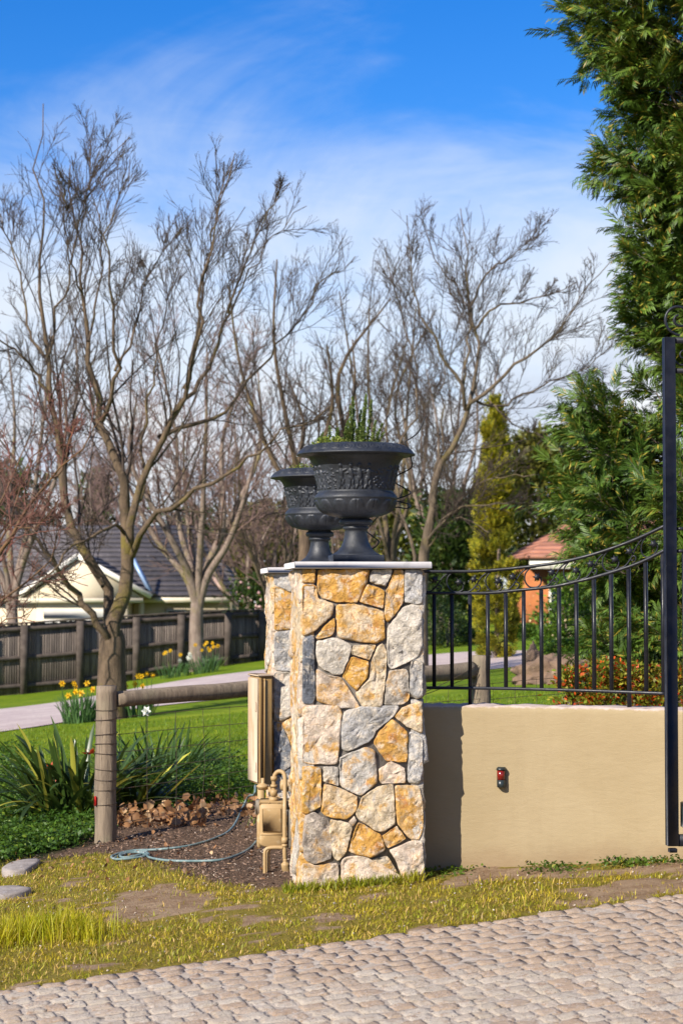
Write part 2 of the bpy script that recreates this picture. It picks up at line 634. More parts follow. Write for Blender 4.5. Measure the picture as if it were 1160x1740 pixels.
zl = np.where(out_near, np.where(GY.ravel() > 11, 1.0, 0.0), zl)
at = gme.color_attributes.new('zone', 'FLOAT_COLOR', 'POINT')
at.data.foreach_set('color', np.stack([zb, zm, zl, zd], -1).astype(np.float32).ravel())
m, nt, b = nodes_of('ground')
T = NT(nt)
pos = T.pos()
va = T.new('ShaderNodeVertexColor', layer_name='zone')
sp = T.new('ShaderNodeSeparateColor')
T.link(va.outputs['Color'], sp.inputs[0])
soil = T.mix(T.ramp(T.noise(pos, 9, 8, 0.7), 0.35, 0.65), (0.24, 0.15, 0.085), (0.36, 0.25, 0.155))
soil = T.mix(T.ramp(T.noise(pos, 60, 6, 0.7), 0.5, 0.75), soil, (0.42, 0.31, 0.20))
moss = T.mix(T.ramp(T.noise(pos, 14, 6, 0.6), 0.35, 0.65), (0.21, 0.165, 0.026), (0.27, 0.20, 0.04))
moss = T.mix(T.ramp(T.noise(pos, 70, 5, 0.7), 0.5, 0.7), moss, (0.11, 0.13, 0.014))
lawn = T.mix(T.ramp(T.noise(pos, 1.3, 6, 0.6), 0.3, 0.7), (0.12, 0.195, 0.008), (0.19, 0.245, 0.012))
lawn = T.mix(T.ramp(T.noise(pos, 7.0, 8, 0.75), 0.42, 0.70), lawn, (0.075, 0.15, 0.008))
lawn = T.mix(T.ramp(T.noise(pos, 0.55, 4, 0.6), 0.55, 0.72), lawn, (0.26, 0.31, 0.02))
mulch = T.mix(T.ramp(T.noise(pos, 55, 6, 0.75), 0.4, 0.62), (0.075, 0.046, 0.031), (0.19, 0.125, 0.082))
col = T.mix(T.ramp(sp.outputs[0], 0.25, 0.75), moss, soil)
col = T.mix(sp.outputs[2], col, lawn)
col = T.mix(va.outputs['Alpha'], col, (0.035, 0.04, 0.015))
col = T.mix(sp.outputs[1], col, mulch)
T.link(col, b.inputs['Base Color'])
b.inputs['Roughness'].default_value = 0.95
b.inputs['Specular IOR Level'].default_value = 0.1
T.link(T.bump(T.noise(pos, 45, 8, 0.75), 0.9, 0.03), b.inputs['Normal'])
prop(link('ground', gme, None, None, m), kind='structure')

# ---- far garden drive
m, nt, b = nodes_of('drive_paving')
T = NT(nt); pos = T.pos()
col = T.mix(T.ramp(T.noise(pos, 2.2, 6, 0.6), 0.35, 0.65), (0.40, 0.31, 0.29), (0.50, 0.41, 0.37))
col = T.mix(T.ramp(T.noise(pos, 22, 6, 0.7), 0.5, 0.72), col, (0.27, 0.21, 0.20))
T.link(col, b.inputs['Base Color']); b.inputs['Roughness'].default_value = 0.9
up_px = [(-160, 1224), (-60, 1213), (0, 1206), (105, 1193), (248, 1167), (427, 1141), (560, 1127), (720, 1114), (800, 1108), (900, 1106)]
lo_px = [(-160, 1272), (-60, 1255), (0, 1245), (105, 1229), (217, 1207), (423, 1184), (560, 1170), (720, 1152), (800, 1142), (900, 1131)]
def px_edge(a, K):
    w = np.array([G(x, y) for x, y in a])
    return resample(w, K)
U, Lw = px_edge(up_px, 60), px_edge(lo_px, 60)
KW = 5
pv = np.stack([U + (Lw - U) * t for t in np.linspace(0, 1, KW)], 1)
pv[:, :, 2] = zg(pv[:, :, 0], pv[:, :, 1]) + 0.012
ii = np.arange(59)[:, None] * KW + np.arange(KW - 1)[None]
pq = np.stack([ii, ii + KW, ii + KW + 1, ii + 1], -1).reshape(-1, 4)
prop(link('garden_path', mesh_np('garden_path', pv, pq, None, True), None, None, m), kind='structure')

# ---- cobbled driveway in front
er = math.atan(EDGE_S)
ex, ey = np.array([math.cos(er), math.sin(er)]), np.array([-math.sin(er), math.cos(er)])
O0 = np.array([0.0, 7.572])
def drive_z(x, y):
    return zg(x, y)
m, nt, b = nodes_of('sett_stone')
T = NT(nt)
co = T.coord('Object'); pos = T.pos()
oi = T.new('ShaderNodeObjectInfo')
rnd = oi.outputs['Random']
base = T.mix(T.ramp(rnd, 0.15, 0.9), (0.52, 0.43, 0.325), (0.58, 0.49, 0.385))
warm = T.math('FRACT', T.math('MULTIPLY', rnd, 7.13))
base = T.mix(T.ramp(warm, 0.45, 0.95), base, (0.47, 0.335, 0.225))
base = T.mix(T.ramp(T.noise(pos, 26, 5, 0.6), 0.5, 0.72), base, (0.38, 0.25, 0.16))
base = T.mix(T.ramp(T.noise(pos, 80, 6, 0.7), 0.5, 0.7), base, (0.58, 0.51, 0.45))
base = T.mix(T.ramp(T.noise(pos, 150, 4, 0.7), 0.54, 0.68), base, (0.17, 0.135, 0.11))
base = T.mix(T.math('MULTIPLY', T.ramp(T.noise(pos, 3.5, 6, 0.65), 0.5, 0.75), 0.4), base, (0.33, 0.265, 0.205))
T.link(base, b.inputs['Base Color'])
b.inputs['Roughness'].default_value = 0.75
T.link(T.bump(T.noise(pos, 90, 8, 0.75), 1.0, 0.014), b.inputs['Normal'])
SETT = m
m, nt, b = nodes_of('joint_sand')
T = NT(nt); pos = T.pos()
col = T.mix(T.ramp(T.noise(pos, 40, 7, 0.7), 0.4, 0.66), (0.35, 0.285, 0.225), (0.50, 0.42, 0.34))
col = T.mix(T.ramp(T.noise(pos, 14, 5, 0.6), 0.60, 0.70), col, (0.07, 0.055, 0.04))
T.link(col, b.inputs['Base Color']); b.inputs['Roughness'].default_value = 0.95
T.link(T.bump(T.noise(pos, 120, 6, 0.7), 0.8, 0.01), b.inputs['Normal'])
SAND = m
ub, vb = np.linspace(-4.2, 4.6, 60), np.linspace(-3.6, -0.03, 30)
UB, VB = np.meshgrid(ub, vb)
BX = O0[0] + ex[0] * UB + ey[0] * VB
BY = O0[1] + ex[1] * UB + ey[1] * VB
BZ = drive_z(BX, BY) + 0.0062
ii = np.arange(29)[:, None] * 60 + np.arange(59)[None]
drive = link('driveway', mesh_np('driveway', np.stack([BX, BY, BZ], -1), np.stack([ii, ii + 1, ii + 61, ii + 60], -1).reshape(-1, 4), None, True), None, None, SAND)
prop(drive, kind='structure')
def sett_mesh(w, d, seed, nn=7):
    """hand-cut sett: rough domed top, chipped edges"""
    r = np.random.default_rng(seed)
    n = nn
    g = np.linspace(-1, 1, n)
    X, Y = np.meshgrid(g, g)
    # superellipse-ish outline
    e = np.maximum(abs(X), abs(Y))
    rr = (abs(X) ** 16 + abs(Y) ** 16) ** (1 / 16) + 1e-9
    s = np.where(rr > 0, e / rr, 1)
    px_, py_ = X * s * w / 2, Y * s * d / 2
    z = np.zeros_like(X)
    for i in range(n):
        for j in range(n):
            k = mnoise.fractal(Vector((px_[i, j] * 26 + seed * 3.3, py_[i, j] * 26, seed)), 1.0, 2.0, 3)
            z[i, j] = 0.0105 + 0.0032 * k + r.normal() * 0.0008
    z += X * r.normal() * 0.0014 + Y * r.normal() * 0.0014
    rim = e > 0.95
    z[rim] -= 0.0012 + r.uniform(0, 0.0045, rim.sum())
    px_ += r.normal(size=px_.shape) * 0.0018
    py_ += r.normal(size=py_.shape) * 0.0018
    v = np.stack([px_, py_, z], -1).reshape(-1, 3)
    ii = np.arange(n - 1)[:, None] * n + np.arange(n - 1)[None]
    q = np.stack([ii, ii + 1, ii + n + 1, ii + n], -1).reshape(-1, 4)
    loop = [i for i in range(n)] + [n * i + n - 1 for i in range(1, n)] + [n * (n - 1) + i for i in range(n - 2, -1, -1)] + [n * i for i in range(n - 2, 0, -1)]
    low = v[loop].copy()
    low[:, 2] = -0.05
    v = np.vstack([v, low])
    L = len(loop)
    sq = [[loop[(i + 1) % L], loop[i], n * n + i, n * n + (i + 1) % L] for i in range(L)]
    return v, np.vstack([q, sq])
SETT_MESH = []
WS = [0.052, 0.066, 0.074, 0.082, 0.090, 0.102]
for k, w in enumerate(WS):
    for s in range(4):
        v, q = sett_mesh(w, 0.070, 10 * k + s + 1)
        me = mesh_np('sett', v, q, None, False)
        v, q = sett_mesh(w, 0.070, 10 * k + s + 1, 4)
        me.materials.append(SETT)
        SETT_MESH.append((w, me, v, q))
setts = []
rr = random.Random(3)
ROW = 0.0740
for row in range(0, 26):
    u = -3.2 + rr.uniform(0, 0.08)
    vrow = -ROW * (row + 0.5) - 0.004
    while u < 3.4:
        k = rr.randrange(len(SETT_MESH))
        w = SETT_MESH[k][0]
        uc = u + w / 2
        jit = rr.gauss(0, 0.0035)
        x = O0[0] + ex[0] * uc + ey[0] * (vrow + jit)
        y = O0[1] + ex[1] * uc + ey[1] * (vrow + jit)
        z = float(drive_z(x, y))
        d = y
        pxx = 580 + FPX * x / y
        pyy = 1012 + FPX * (EYE - z) / y
        seen = -25 < pxx < 1185 and pyy < 1765
        setts.append((seen, d, x, y, z, k, rr.gauss(0, 0.028), rr.gauss(0, 0.0014)))
        u += w + rr.uniform(0.004, 0.010)
vis = sorted([s for s in setts if s[0]], key=lambda s: s[1])
rest = [s for s in setts if not s[0]] + vis[300:]
tilt = math.atan(0.075)
for s in vis[:300]:
    o = bpy.data.objects.new('sett', SETT_MESH[s[5]][1])
    COL.objects.link(o)
    o.parent = drive
    o.location = (s[2], s[3], s[4] + s[7])
    o.rotation_euler = (0.053 + rr.gauss(0, 0.012), rr.gauss(0, 0.012) - 0.0754, er + s[6])
mb = MB()
for s in rest:
    w, me, v, q = SETT_MESH[s[5]]
    a = er + s[6]
    c, sn = math.cos(a), math.sin(a)
    x, y = v[:, 0], v[:, 1]
    wx, wy = x * c - y * sn + s[2], x * sn + y * c + s[3]
    mb.add(np.stack([wx, wy, v[:, 2] + zg(wx, wy) + s[7]], -1), q)
o = mb.build('outlying_setts', SETT, drive, False)
o['kind'] = 'stuff'
print('setts', len(vis), len(rest))

# ---- grass, mulch and leaves on the ground
leafmat('verge_grass', (0.42, 0.325, 0.020), (0.25, 0.265, 0.014), (0.50, 0.34, 0.10), trans=0.35, scale=7.0, island=0.42, c3amt=0.26)
leafmat('lawn_grass', (0.13, 0.215, 0.008), (0.20, 0.27, 0.012), (0.31, 0.32, 0.02), trans=0.4, scale=1.2, island=0.35, c3amt=0.12)
leafmat('tall_grass', (0.34, 0.36, 0.012), (0.48, 0.43, 0.015), (0.52, 0.42, 0.05), trans=0.5, scale=6, island=0.25, c3amt=0.2)
def grass(name, mat, label, x, y, hmin, hmax, wmin, wmax, lean, bend, K=2, zoff=0.0):
    N = len(x)
    base = np.stack([x, y, zg(x, y) + zoff], -1)
    v, q = strips(base, RNG.uniform(0, 2 * math.pi, N), RNG.uniform(hmin, hmax, N), RNG.uniform(wmin, wmax, N),
                  np.abs(RNG.normal(0, lean, N)), RNG.normal(bend, 0.5, N), K)
    o = link(name, mesh_np(name, v, q, None, False), None, None, MATS[mat])
    prop(o, label, 'grass', kind='stuff')
    return o
N = 185000
x, y = RNG.uniform(-2.5, 2.7, N), RNG.uniform(6.4, 11.0, N)
ok = (y > edge_y(x) - 0.005) & (abs(x) < y * 0.1714 * 1.12 + 0.15)
x, y = x[ok], y[ok]
zb, zm, zl, zd = zones(x, y)
dens = (1 - 0.93 * zb) * (1 - zm) * (1 - 0.4 * zd) * np.where(y > 9.6, 0.8, 1.0)
dens *= np.clip(0.85 + 0.5 * N2(x + 1.3, y), 0.2, 1)
inwall = (x > 0.3) & (y > 8.95)
ok = (RNG.uniform(0, 1, len(x)) < dens) & ~inwall
x, y = x[ok], y[ok]
edge_near = np.exp(-((y - edge_y(x)) / 0.06) ** 2)
grass('verge_turf', 'verge_grass', 'short patchy yellow-green turf between the cobbles and the stone pillar', x, y, 0.010, 0.034, 0.0026, 0.0052, 0.85, 0.9, 2)
print('verge blades', len(x))
N = 2600
x = np.concatenate([RNG.uniform(-1.55, -0.86, N), RNG.uniform(-1.5, -1.15, 500)])
yc = 8.20 + 0.10 * np.sin(9 * x) + RNG.normal(0, 0.10, len(x))
f = RNG.uniform(0, 1, len(x)) < smooth01((-0.93 - x) / 0.18) * 0.9 + 0.1
x, yc = x[f], yc[f]
grass('grass_tuft', 'tall_grass', 'long sunlit yellow-green grass tuft at the edge of the verge', x, yc, 0.03, 0.135, 0.0025, 0.005, 0.28, 0.45, 3)
# lawn behind the rail fence
N = 80000
y = 11 + 13 * RNG.uniform(0, 1, N) ** 1.2
x = RNG.uniform(-1, 1, N) * (y * 0.1714 * 1.15 + 0.2)
zb, zm, zl, zd = zones(x, y)
ok = (RNG.uniform(0, 1, N) < np.where(y < 14.3, zl * (1 - zd), 1.0))
x, y = x[ok], y[ok]
grass('lawn_turf', 'lawn_grass', 'bright green mown lawn beyond the post and rail fence', x, y, 0.022, 0.05, 0.006, 0.013, 0.6, 0.5, 1)
# weeds along the wall foot
leafmat('weed_leaf', (0.045, 0.10, 0.010), (0.09, 0.15, 0.014), (0.20, 0.19, 0.02), trans=0.35, island=0.35)

simple('wood_chip', (0.10, 0.06, 0.04), (0.19, 0.12, 0.08), 40, 0.9, island=0.75, c3=(0.42, 0.34, 0.27), scale3=14)
leafmat('dry_leaf', (0.30, 0.155, 0.065), (0.20, 0.095, 0.04), (0.46, 0.30, 0.16), trans=0.25, island=0.4, scale=9, c3amt=0.2)
N = 13000
lo, hi = MULCH.min(0) - 0.1, MULCH.max(0) + 0.1
x, y = RNG.uniform(lo[0], hi[0], N), RNG.uniform(lo[1], hi[1], N)
zb, zm, zl, zd = zones(x, y)
ok = RNG.uniform(0, 1, N) < zm + 0.03
x, y = x[ok], y[ok]
tv = np.array([[-1, -.3, 0], [1, -.35, 0], [1, .3, 0], [-1, .35, 0], [-.9, -.2, .25], [.9, -.25, .22], [.9, .2, .25], [-.9, .25, .2]])
tf = np.array([[4, 5, 6, 7], [0, 1, 5, 4], [1, 2, 6, 5], [2, 3, 7, 6], [3, 0, 4, 7]])
R = frames_along(np.stack([RNG.normal(size=len(x)), RNG.normal(size=len(x)), RNG.normal(0, .25, len(x))], -1), roll=0.35)
v, q = scatter(tv, tf, np.stack([x, y, zg(x, y) + RNG.uniform(0.0, 0.014, len(x))], -1), R, RNG.uniform(0.003, 0.010, len(x)))
prop(link('wood_chip_mulch', mesh_np('wood_chip_mulch', v, q), None, None, MATS['wood_chip']), 'dark brown wood chip mulch around the gas meter', 'mulch', kind='stuff')

# ------------------------------------------------------------------ stone pillars
def stone_material():
    m, nt, b = nodes_of('field_stone')
    T = NT(nt)
    co = T.coord('Object')
    oi = T.new('ShaderNodeObjectInfo')
    rnd = oi.outputs['Random']
    off = T.new('ShaderNodeVectorMath', operation='ADD')
    cmb = T.new('ShaderNodeCombineXYZ')
    T.link(T.math('MULTIPLY', rnd, 13.0), cmb.inputs[0]); T.link(T.math('MULTIPLY', rnd, 7.0), cmb.inputs[1])
    T.link(co, off.inputs[0]); T.link(cmb.outputs[0], off.inputs[1])
    v = off.outputs[0]
    base = oi.outputs['Color']
    ochre_amt = oi.outputs['Alpha']
    # slow tone change, ochre iron stains, pale lime bloom, grey core
    h = T.new('ShaderNodeHueSaturation')
    T.link(T.ramp(T.noise(v, 14, 7, 0.7), 0.3, 0.7, 0.55, 1.25), h.inputs['Value'])
    T.link(base, h.inputs['Color'])
    col = h.outputs[0]
    n1 = T.noise(v, 8.5, 7, 0.62, 0.6)
    st = T.math('SUBTRACT', n1, T.math('SUBTRACT', 0.78, T.math('MULTIPLY', ochre_amt, 0.42)))
    col = T.mix(T.math('MULTIPLY', T.ramp(st, -0.04, 0.11), 0.92), col, (0.66, 0.35, 0.075))
    n2 = T.noise(v, 17, 7, 0.65, 0.4)
    st2 = T.math('SUBTRACT', n2, T.math('SUBTRACT', 0.80, T.math('MULTIPLY', ochre_amt, 0.30)))
    col = T.mix(T.math('MULTIPLY', T.ramp(st2, 0, 0.12), 0.8), col, (0.50, 0.20, 0.055))
    col = T.mix(T.math('MULTIPLY', T.ramp(T.noise(v, 21, 8, 0.7, 0.3), 0.48, 0.62), 0.62), col, (0.84, 0.72, 0.57))
    col = T.mix(T.math('MULTIPLY', T.ramp(T.noise(v, 10, 6, 0.6, 0.8), 0.57, 0.70), 0.7), col, (0.36, 0.34, 0.33))
    col = T.mix(T.math('MULTIPLY', T.ramp(T.noise(v, 95, 4, 0.7), 0.60, 0.74), 0.6), col, (0.13, 0.095, 0.07))
    T.link(col, b.inputs['Base Color'])
    b.inputs['Roughness'].default_value = 0.85
    b.inputs['Specular IOR Level'].default_value = 0.25
    n = T.bump(T.noise(v, 130, 6, 0.7), 0.55, 0.006)
    n = T.bump(T.noise(v, 42, 8, 0.7, 0.5), 1.0, 0.026, n)
    T.link(n, b.inputs['Normal'])
    return m
STONE = stone_material()
MORTAR = simple('mortar', (0.10, 0.088, 0.075), (0.16, 0.14, 0.12), 25, 0.95, 0.6, 90, 0.01)
CAPSTONE = simple('cap_stone', (0.64, 0.60, 0.575), (0.56, 0.52, 0.49), 6, 0.6, 0.15, 80, 0.004, c3=(0.50, 0.47, 0.45), scale3=18)

def stone_mesh(poly, seed, proud=0.0, fine=True):
    """one field stone from its outline on the face (u right, v up, w out of the wall)"""
    r = np.random.default_rng(seed)
    p = np.asarray(poly, float)
    for _ in range(2):                                   # soften the corners
        a, b_ = p, np.roll(p, -1, 0)
        c = 0.065 if _ == 0 else 0.25
        p = np.stack([a * (1 - c) + b_ * c, a * c + b_ * (1 - c)], 1).reshape(-1, 2)
    n = 52 if fine else 30
    pp = np.vstack([p, p[:1]])
    s = np.concatenate([[0], np.cumsum(np.linalg.norm(np.diff(pp, axis=0), axis=1))])
    tt = np.linspace(0, s[-1], n, endpoint=False)
    p = np.stack([np.interp(tt, s, pp[:, 0]), np.interp(tt, s, pp[:, 1])], 1)
    cen = p.mean(0)
    ext = np.linalg.norm(p - cen, axis=1)
    gap = 0.0009
    p = cen + (p - cen) * (1 - gap / np.maximum(ext, 0.012))[:, None]
    size = ext.mean()
    for i in range(n):                                   # ragged edge
        k = mnoise.fractal(Vector((p[i, 0] * 45, p[i, 1] * 45, seed * 1.7)), 1.0, 2.0, 3)
        p[i] += (p[i] - cen) / max(ext[i], 0.01) * k * 0.0036
    rings = [(1.0, -0.055), (1.0, -0.004), (0.99, 0.004), (0.965, 0.0085), (0.91, 0.0115), (0.80, 0.013), (0.66, 0.0135), (0.50, 0.014), (0.33, 0.014), (0.15, 0.014)]
    if not fine:
        rings = [rings[i] for i in (0, 1, 2, 4, 5, 7, 9)]
    tl = r.normal(0, 0.055, 2)
    amp = min(1.0, size / 0.05)
    V = []
    for ri, (sc, w) in enumerate(rings):
        q = cen + (p - cen) * sc
        for i in range(n):
            u, v = q[i]
            if ri < 2:
                V.append((u, v, w + (proud if ri else 0)))
                continue
            k = mnoise.hetero_terrain(Vector((u * 16 + seed, v * 16, seed * 0.71)), 0.8, 2.1, 4, 0.3)
            rd = abs(mnoise.fractal(Vector((u * 22, v * 22 + seed, seed * 0.3)), 0.9, 2.0, 4))
            f = smooth01(np.array((1 - sc) / 0.10))
            h = w * (0.55 + 0.45 * amp) + proud + f * amp * (0.0075 * (k - 0.6) - 0.014 * rd) + f * ((u - cen[0]) * tl[0] + (v - cen[1]) * tl[1])
            V.append((u, v, h))
    K = len(rings)
    c0 = len(V)
    V.append((cen[0], cen[1], V[-1][2]))
    i = np.arange(n); j = (i + 1) % n
    Q = np.concatenate([np.stack([k * n + i, k * n + j, (k + 1) * n + j, (k + 1) * n + i], 1) for k in range(K - 1)])
    Tt = np.stack([(K - 1) * n + i, (K - 1) * n + j, np.full(n, c0)], 1)
    return np.array(V), Q, Tt

def clip_half(poly, nrm, d):
    out = []
    m_ = len(poly)
    for i in range(m_):
        a, b_ = poly[i], poly[(i + 1) % m_]
        da, db = a @ nrm - d, b_ @ nrm - d
        if da <= 0:
            out.append(a)
        if (da < 0 < db) or (db < 0 < da):
            t = da / (da - db)
            out.append(a + (b_ - a) * t)
    return out
def cells(W, z0, z1, count, seed):
    r = np.random.default_rng(seed)
    pts = []
    while len(pts) < count:
        best, bd = None, -1
        for _ in range(9):
            c = np.array([r.uniform(0, W), r.uniform(z0, z1)])
            d = min([np.linalg.norm((c - q) * (1, 0.85)) for q in pts], default=9)
            if d > bd:
                best, bd = c, d
        pts.append(best)
    res = []
    for i, a in enumerate(pts):
        poly = [np.array(v, float) for v in ((0, z0), (W, z0), (W, z1), (0, z1))]
        for j, b_ in enumerate(pts):
            if i != j:
                nrm = b_ - a
                poly = clip_half(poly, nrm, nrm @ (a + b_) / 2)
        res.append(np.array(poly))
    return res

# outlines of the front stones, traced on the photograph: upper and lower enlargement
A = {'tan': [], }
FRONT = [
 ('or', 0, [(318,103),(405,103),(402,195),(318,192)]),
 ('OR', 0, [(415,103),(752,103),(737,185),(674,320),(540,317),(440,288),(413,235)]),
 ('gy', 0, [(762,103),(892,103),(882,145),(850,217),(738,187)]),
 ('OR', 0, [(727,192),(845,238),(837,358),(676,314)]),
 ('OR', 0, [(905,103),(960,103),(968,140),(966,312),(906,402),(860,448),(838,405),(850,238),(887,160)]),
 ('gr', 0, [(968,103),(1085,103),(1085,332),(966,320)]),
 ('or', 0, [(318,196),(410,204),(420,288),(524,322),(518,392),(412,490),(345,530),(318,525)]),
 ('or', 0, [(540,325),(650,321),(842,370),(847,548),(790,582),(578,550),(540,527),(531,360)]),
 ('or', 0, [(527,408),(530,492),(502,532),(420,553),(406,542),(450,472)]),
 ('gy', 0, [(955,345),(1020,322),(1085,366),(1085,600),(1062,664),(888,748),(860,722),(854,480)]),
 ('dk', 0, [(322,540),(398,512),(403,930),(382,965),(320,958)]),
 ('gy', 0, [(408,560),(530,533),(638,585),(632,628),(577,775),(518,778),(418,718),(404,640)]),
 ('tn', 0, [(642,588),(792,583),(747,684),(628,648)]),
 ('YE', 0, [(630,656),(744,690),(737,793),(664,884),(573,792)]),
 ('tn', 0, [(832,570),(858,620),(852,800),(827,988),(703,988),(653,890),(742,800),(757,690),(792,600)]),
 ('pk', 0, [(405,728),(482,772),(562,788),(604,840),(693,988),(560,990),(408,944)]),
 ('gt', 0, [(868,746),(994,736),(997,830),(1003,932),(962,968),(836,972),(850,840)]),
 ('gr', 0, [(1022,676),(1085,686),(1085,924),(1040,934),(1000,892),(1000,740)]),
 ('pk', 1, [(318,-82),(545,-88),(578,-45),(550,300),(343,290),(318,285)]),
 ('gr', 1, [(583,-45),(700,-78),(945,-78),(902,-8),(790,82),(752,152),(600,220),(568,192),(557,60)]),
 ('tn', 1, [(1085,-112),(1085,108),(985,62),(903,-4),(950,-64)]),
 ('OR', 1, [(890,4),(993,88),(988,288),(850,278),(767,160),(808,82)]),
 ('gr', 1, [(996,82),(1085,125),(1085,340),(1066,428),(984,418)]),
 ('go', 1, [(553,245),(730,180),(784,208),(800,412),(742,457),(690,500),(557,432)]),
 ('pk', 1, [(880,273),(972,318),(980,417),(812,420),(797,330)]),
 ('YE', 1, [(318,296),(443,308),(443,552),(400,588),(345,607),(318,600)]),
 ('gy', 1, [(452,303),(548,308),(553,432),(450,402)]),
 ('or', 1, [(456,410),(560,440),(673,495),(668,587),(600,646),(478,627),(438,592)]),
 ('tn', 1, [(703,492),(800,430),(898,416),(907,560),(911,677),(830,728),(788,722),(678,647),(653,605)]),
 ('or', 1, [(903,424),(1062,430),(1085,520),(1088,700),(1062,778),(998,768),(917,672)]),
 ('ob', 1, [(335,612),(390,586),(492,640),(515,800),(507,893),(400,925),(335,895),(318,780)]),
 ('tn', 1, [(498,638),(615,660),(640,690),(602,852),(550,908),(518,882),(488,720)]),
 ('pk', 1, [(650,616),(664,650),(640,684),(610,660)]),
 ('OR', 1, [(672,652),(822,740),(853,832),(760,891),(605,848)]),
 ('or', 1, [(920,682),(982,767),(858,831),(820,750)]),
 ('pk', 1, [(866,836),(1000,783),(1085,778),(1095,1000),(1090,1080),(970,1075),(918,920)]),
 ('pk', 1, [(318,908),(400,928),(552,910),(552,1120),(318,1130)]),
 ('pk', 1, [(568,880),(700,866),(830,928),(960,1010),(965,1085),(560,1120)]),
 ('tn', 1, [(850,873),(872,888),(925,985),(753,895)]),
]
TONE = {'or': ((0.74, 0.54, 0.32), 0.80), 'OR': ((0.72, 0.44, 0.18), 1.0), 'YE': ((0.72, 0.50, 0.12), 1.0), 'tn': ((0.76, 0.60, 0.40), 0.62),
        'pk': ((0.76, 0.60, 0.46), 0.60), 'gy': ((0.64, 0.57, 0.48), 0.42), 'gt': ((0.50, 0.44, 0.37), 0.50), 'gr': ((0.50, 0.475, 0.45), 0.20),
        'go': ((0.58, 0.53, 0.47), 0.62), 'dk': ((0.20, 0.215, 0.245), 0.0), 'ob': ((0.46, 0.38, 0.31), 0.5)}
PIL_W = 0.55
PIL_ROT = math.radians(5.8)
PIL_H = 1.43
def front_poly(entry):
    tone, part, pts = entry
    res = []
    for x, y in pts:
        yy = y + (1048 if part else 0)
        u = (x - 318) / 767.0 * PIL_W
        v = PIL_H - (yy - 103) / 3.742 / 376.0
        res.append((u, v))
    return tone, np.array(res)
FRONT2 = [('or', [(0, 1.02), (.10, 1.06), (.16, 1.22), (.15, 1.43), (0, 1.43)]), ('gy', [(.165, 1.26), (.30, 1.27), (.30, 1.43), (.165, 1.43)]),
          ('gr', [(.165, 1.02), (.30, 1.0), (.30, 1.25), (.165, 1.24)])]

def pillar(name, cx, cy, label, use_front, seed, extra_base):
    root = empty(name, (cx, cy, 0), PIL_ROT, label, 'pillar', 'stone gate pillars')
    zb = -extra_base
    MB().box((0, 0, (PIL_H + zb) / 2), (PIL_W - 0.016, PIL_W - 0.016, PIL_H - zb)).build('mortar_core', MORTAR, root)
    MB().box((0, 0, PIL_H + 0.0175), (PIL_W + 0.075, PIL_W + 0.075, 0.031), bev=0.003).build('cap', CAPSTONE, root)
    h = PIL_W / 2
    # frames of the four faces: origin at left end, u direction, outward normal
    faces = [((-h, -h), (1, 0), (0, -1)), ((-h, h), (0, -1), (-1, 0)), ((h, -h), (0, 1), (1, 0)), ((h, h), (-1, 0), (0, 1))]
    r = random.Random(seed)
    keys = list(TONE)
    for fi, (org, ud, nd) in enumerate(faces):
        if fi == 0 and use_front:
            lst = [front_poly(e) for e in FRONT]
        else:
            if fi == 1:      # narrow view of the side: long pale corner blocks
                polys = cells(PIL_W, zb, PIL_H, 20, seed + 5)
                lst = [(r.choice(['pk', 'pk', 'tn', 'gy', 'or']), p) for p in polys]
            else:
                polys = cells(PIL_W, zb, PIL_H, 30, seed * 3 + fi)
                lst = [(r.choice(['or', 'OR', 'tn', 'pk', 'gy', 'gr', 'gr', 'gt', 'go', 'dk', 'or']), p) for p in polys]
        for si, (tone, poly) in enumerate(lst):
            fine = fi < 2
            v, q, t = stone_mesh(poly, seed * 7.13 + fi * 50 + si * 1.37 + 0.5 if False else int(seed * 1000 + fi * 100 + si), 0.0, fine)
            cen = np.array([poly[:, 0].mean(), poly[:, 1].mean(), 0])
            W = np.empty_like(v)
            W[:, 0] = org[0] + ud[0] * v[:, 0] + nd[0] * (v[:, 2])
            W[:, 1] = org[1] + ud[1] * v[:, 0] + nd[1] * (v[:, 2])
            W[:, 2] = v[:, 1]
            me = mesh_np('stone', W, q, t, False)
            o = link('stone', me, root, None, STONE)
            c, al = TONE[tone]
            k = r.uniform(0.9, 1.1)
            o.color = (c[0] * k, c[1] * k, c[2] * k, min(1, max(0, al + r.uniform(-.08, .08))))
    return root
P1C = (0.067, 9.30)
P2C = (-0.121, 11.13)
pillar('stone_pillar', P1C[0], P1C[1], 'front gate pillar of ochre and grey field stone beside the rendered wall', True, 1, 0.08)
pillar('stone_pillar', P2C[0], P2C[1], 'rear field stone pillar half hidden behind the front pillar, meter cabinet on its side', False, 2, 0.12)

# ------------------------------------------------------------------ urns
m, nt, b = nodes_of('cast_iron')
T = NT(nt); co = T.coord('Object')
col = T.mix(T.ramp(T.noise(co, 9, 6, 0.6), 0.35, 0.7), (0.012, 0.014, 0.019), (0.026, 0.030, 0.040))
col = T.mix(T.ramp(T.noise(co, 60, 6, 0.7), 0.58, 0.75), col, (0.060, 0.066, 0.078))
T.link(col, b.inputs['Base Color'])
T.link(T.ramp(T.noise(co, 20, 5, 0.6), 0.3, 0.7, 0.42, 0.62), b.inputs['Roughness'])
b.inputs['Specular IOR Level'].default_value = 0.5
T.link(T.bump(T.noise(co, 150, 6, 0.7), 0.35, 0.004), b.inputs['Normal'])
IRON = m
SOIL = simple('potting_soil', (0.03, 0.02, 0.014), (0.06, 0.04, 0.025), 40, 0.95, 0.8, 60, 0.02)
S_ = 0.000731
def prof(rows, y0=1180):
    return [(r * S_, (y0 - y) * S_) for r, y in rows]
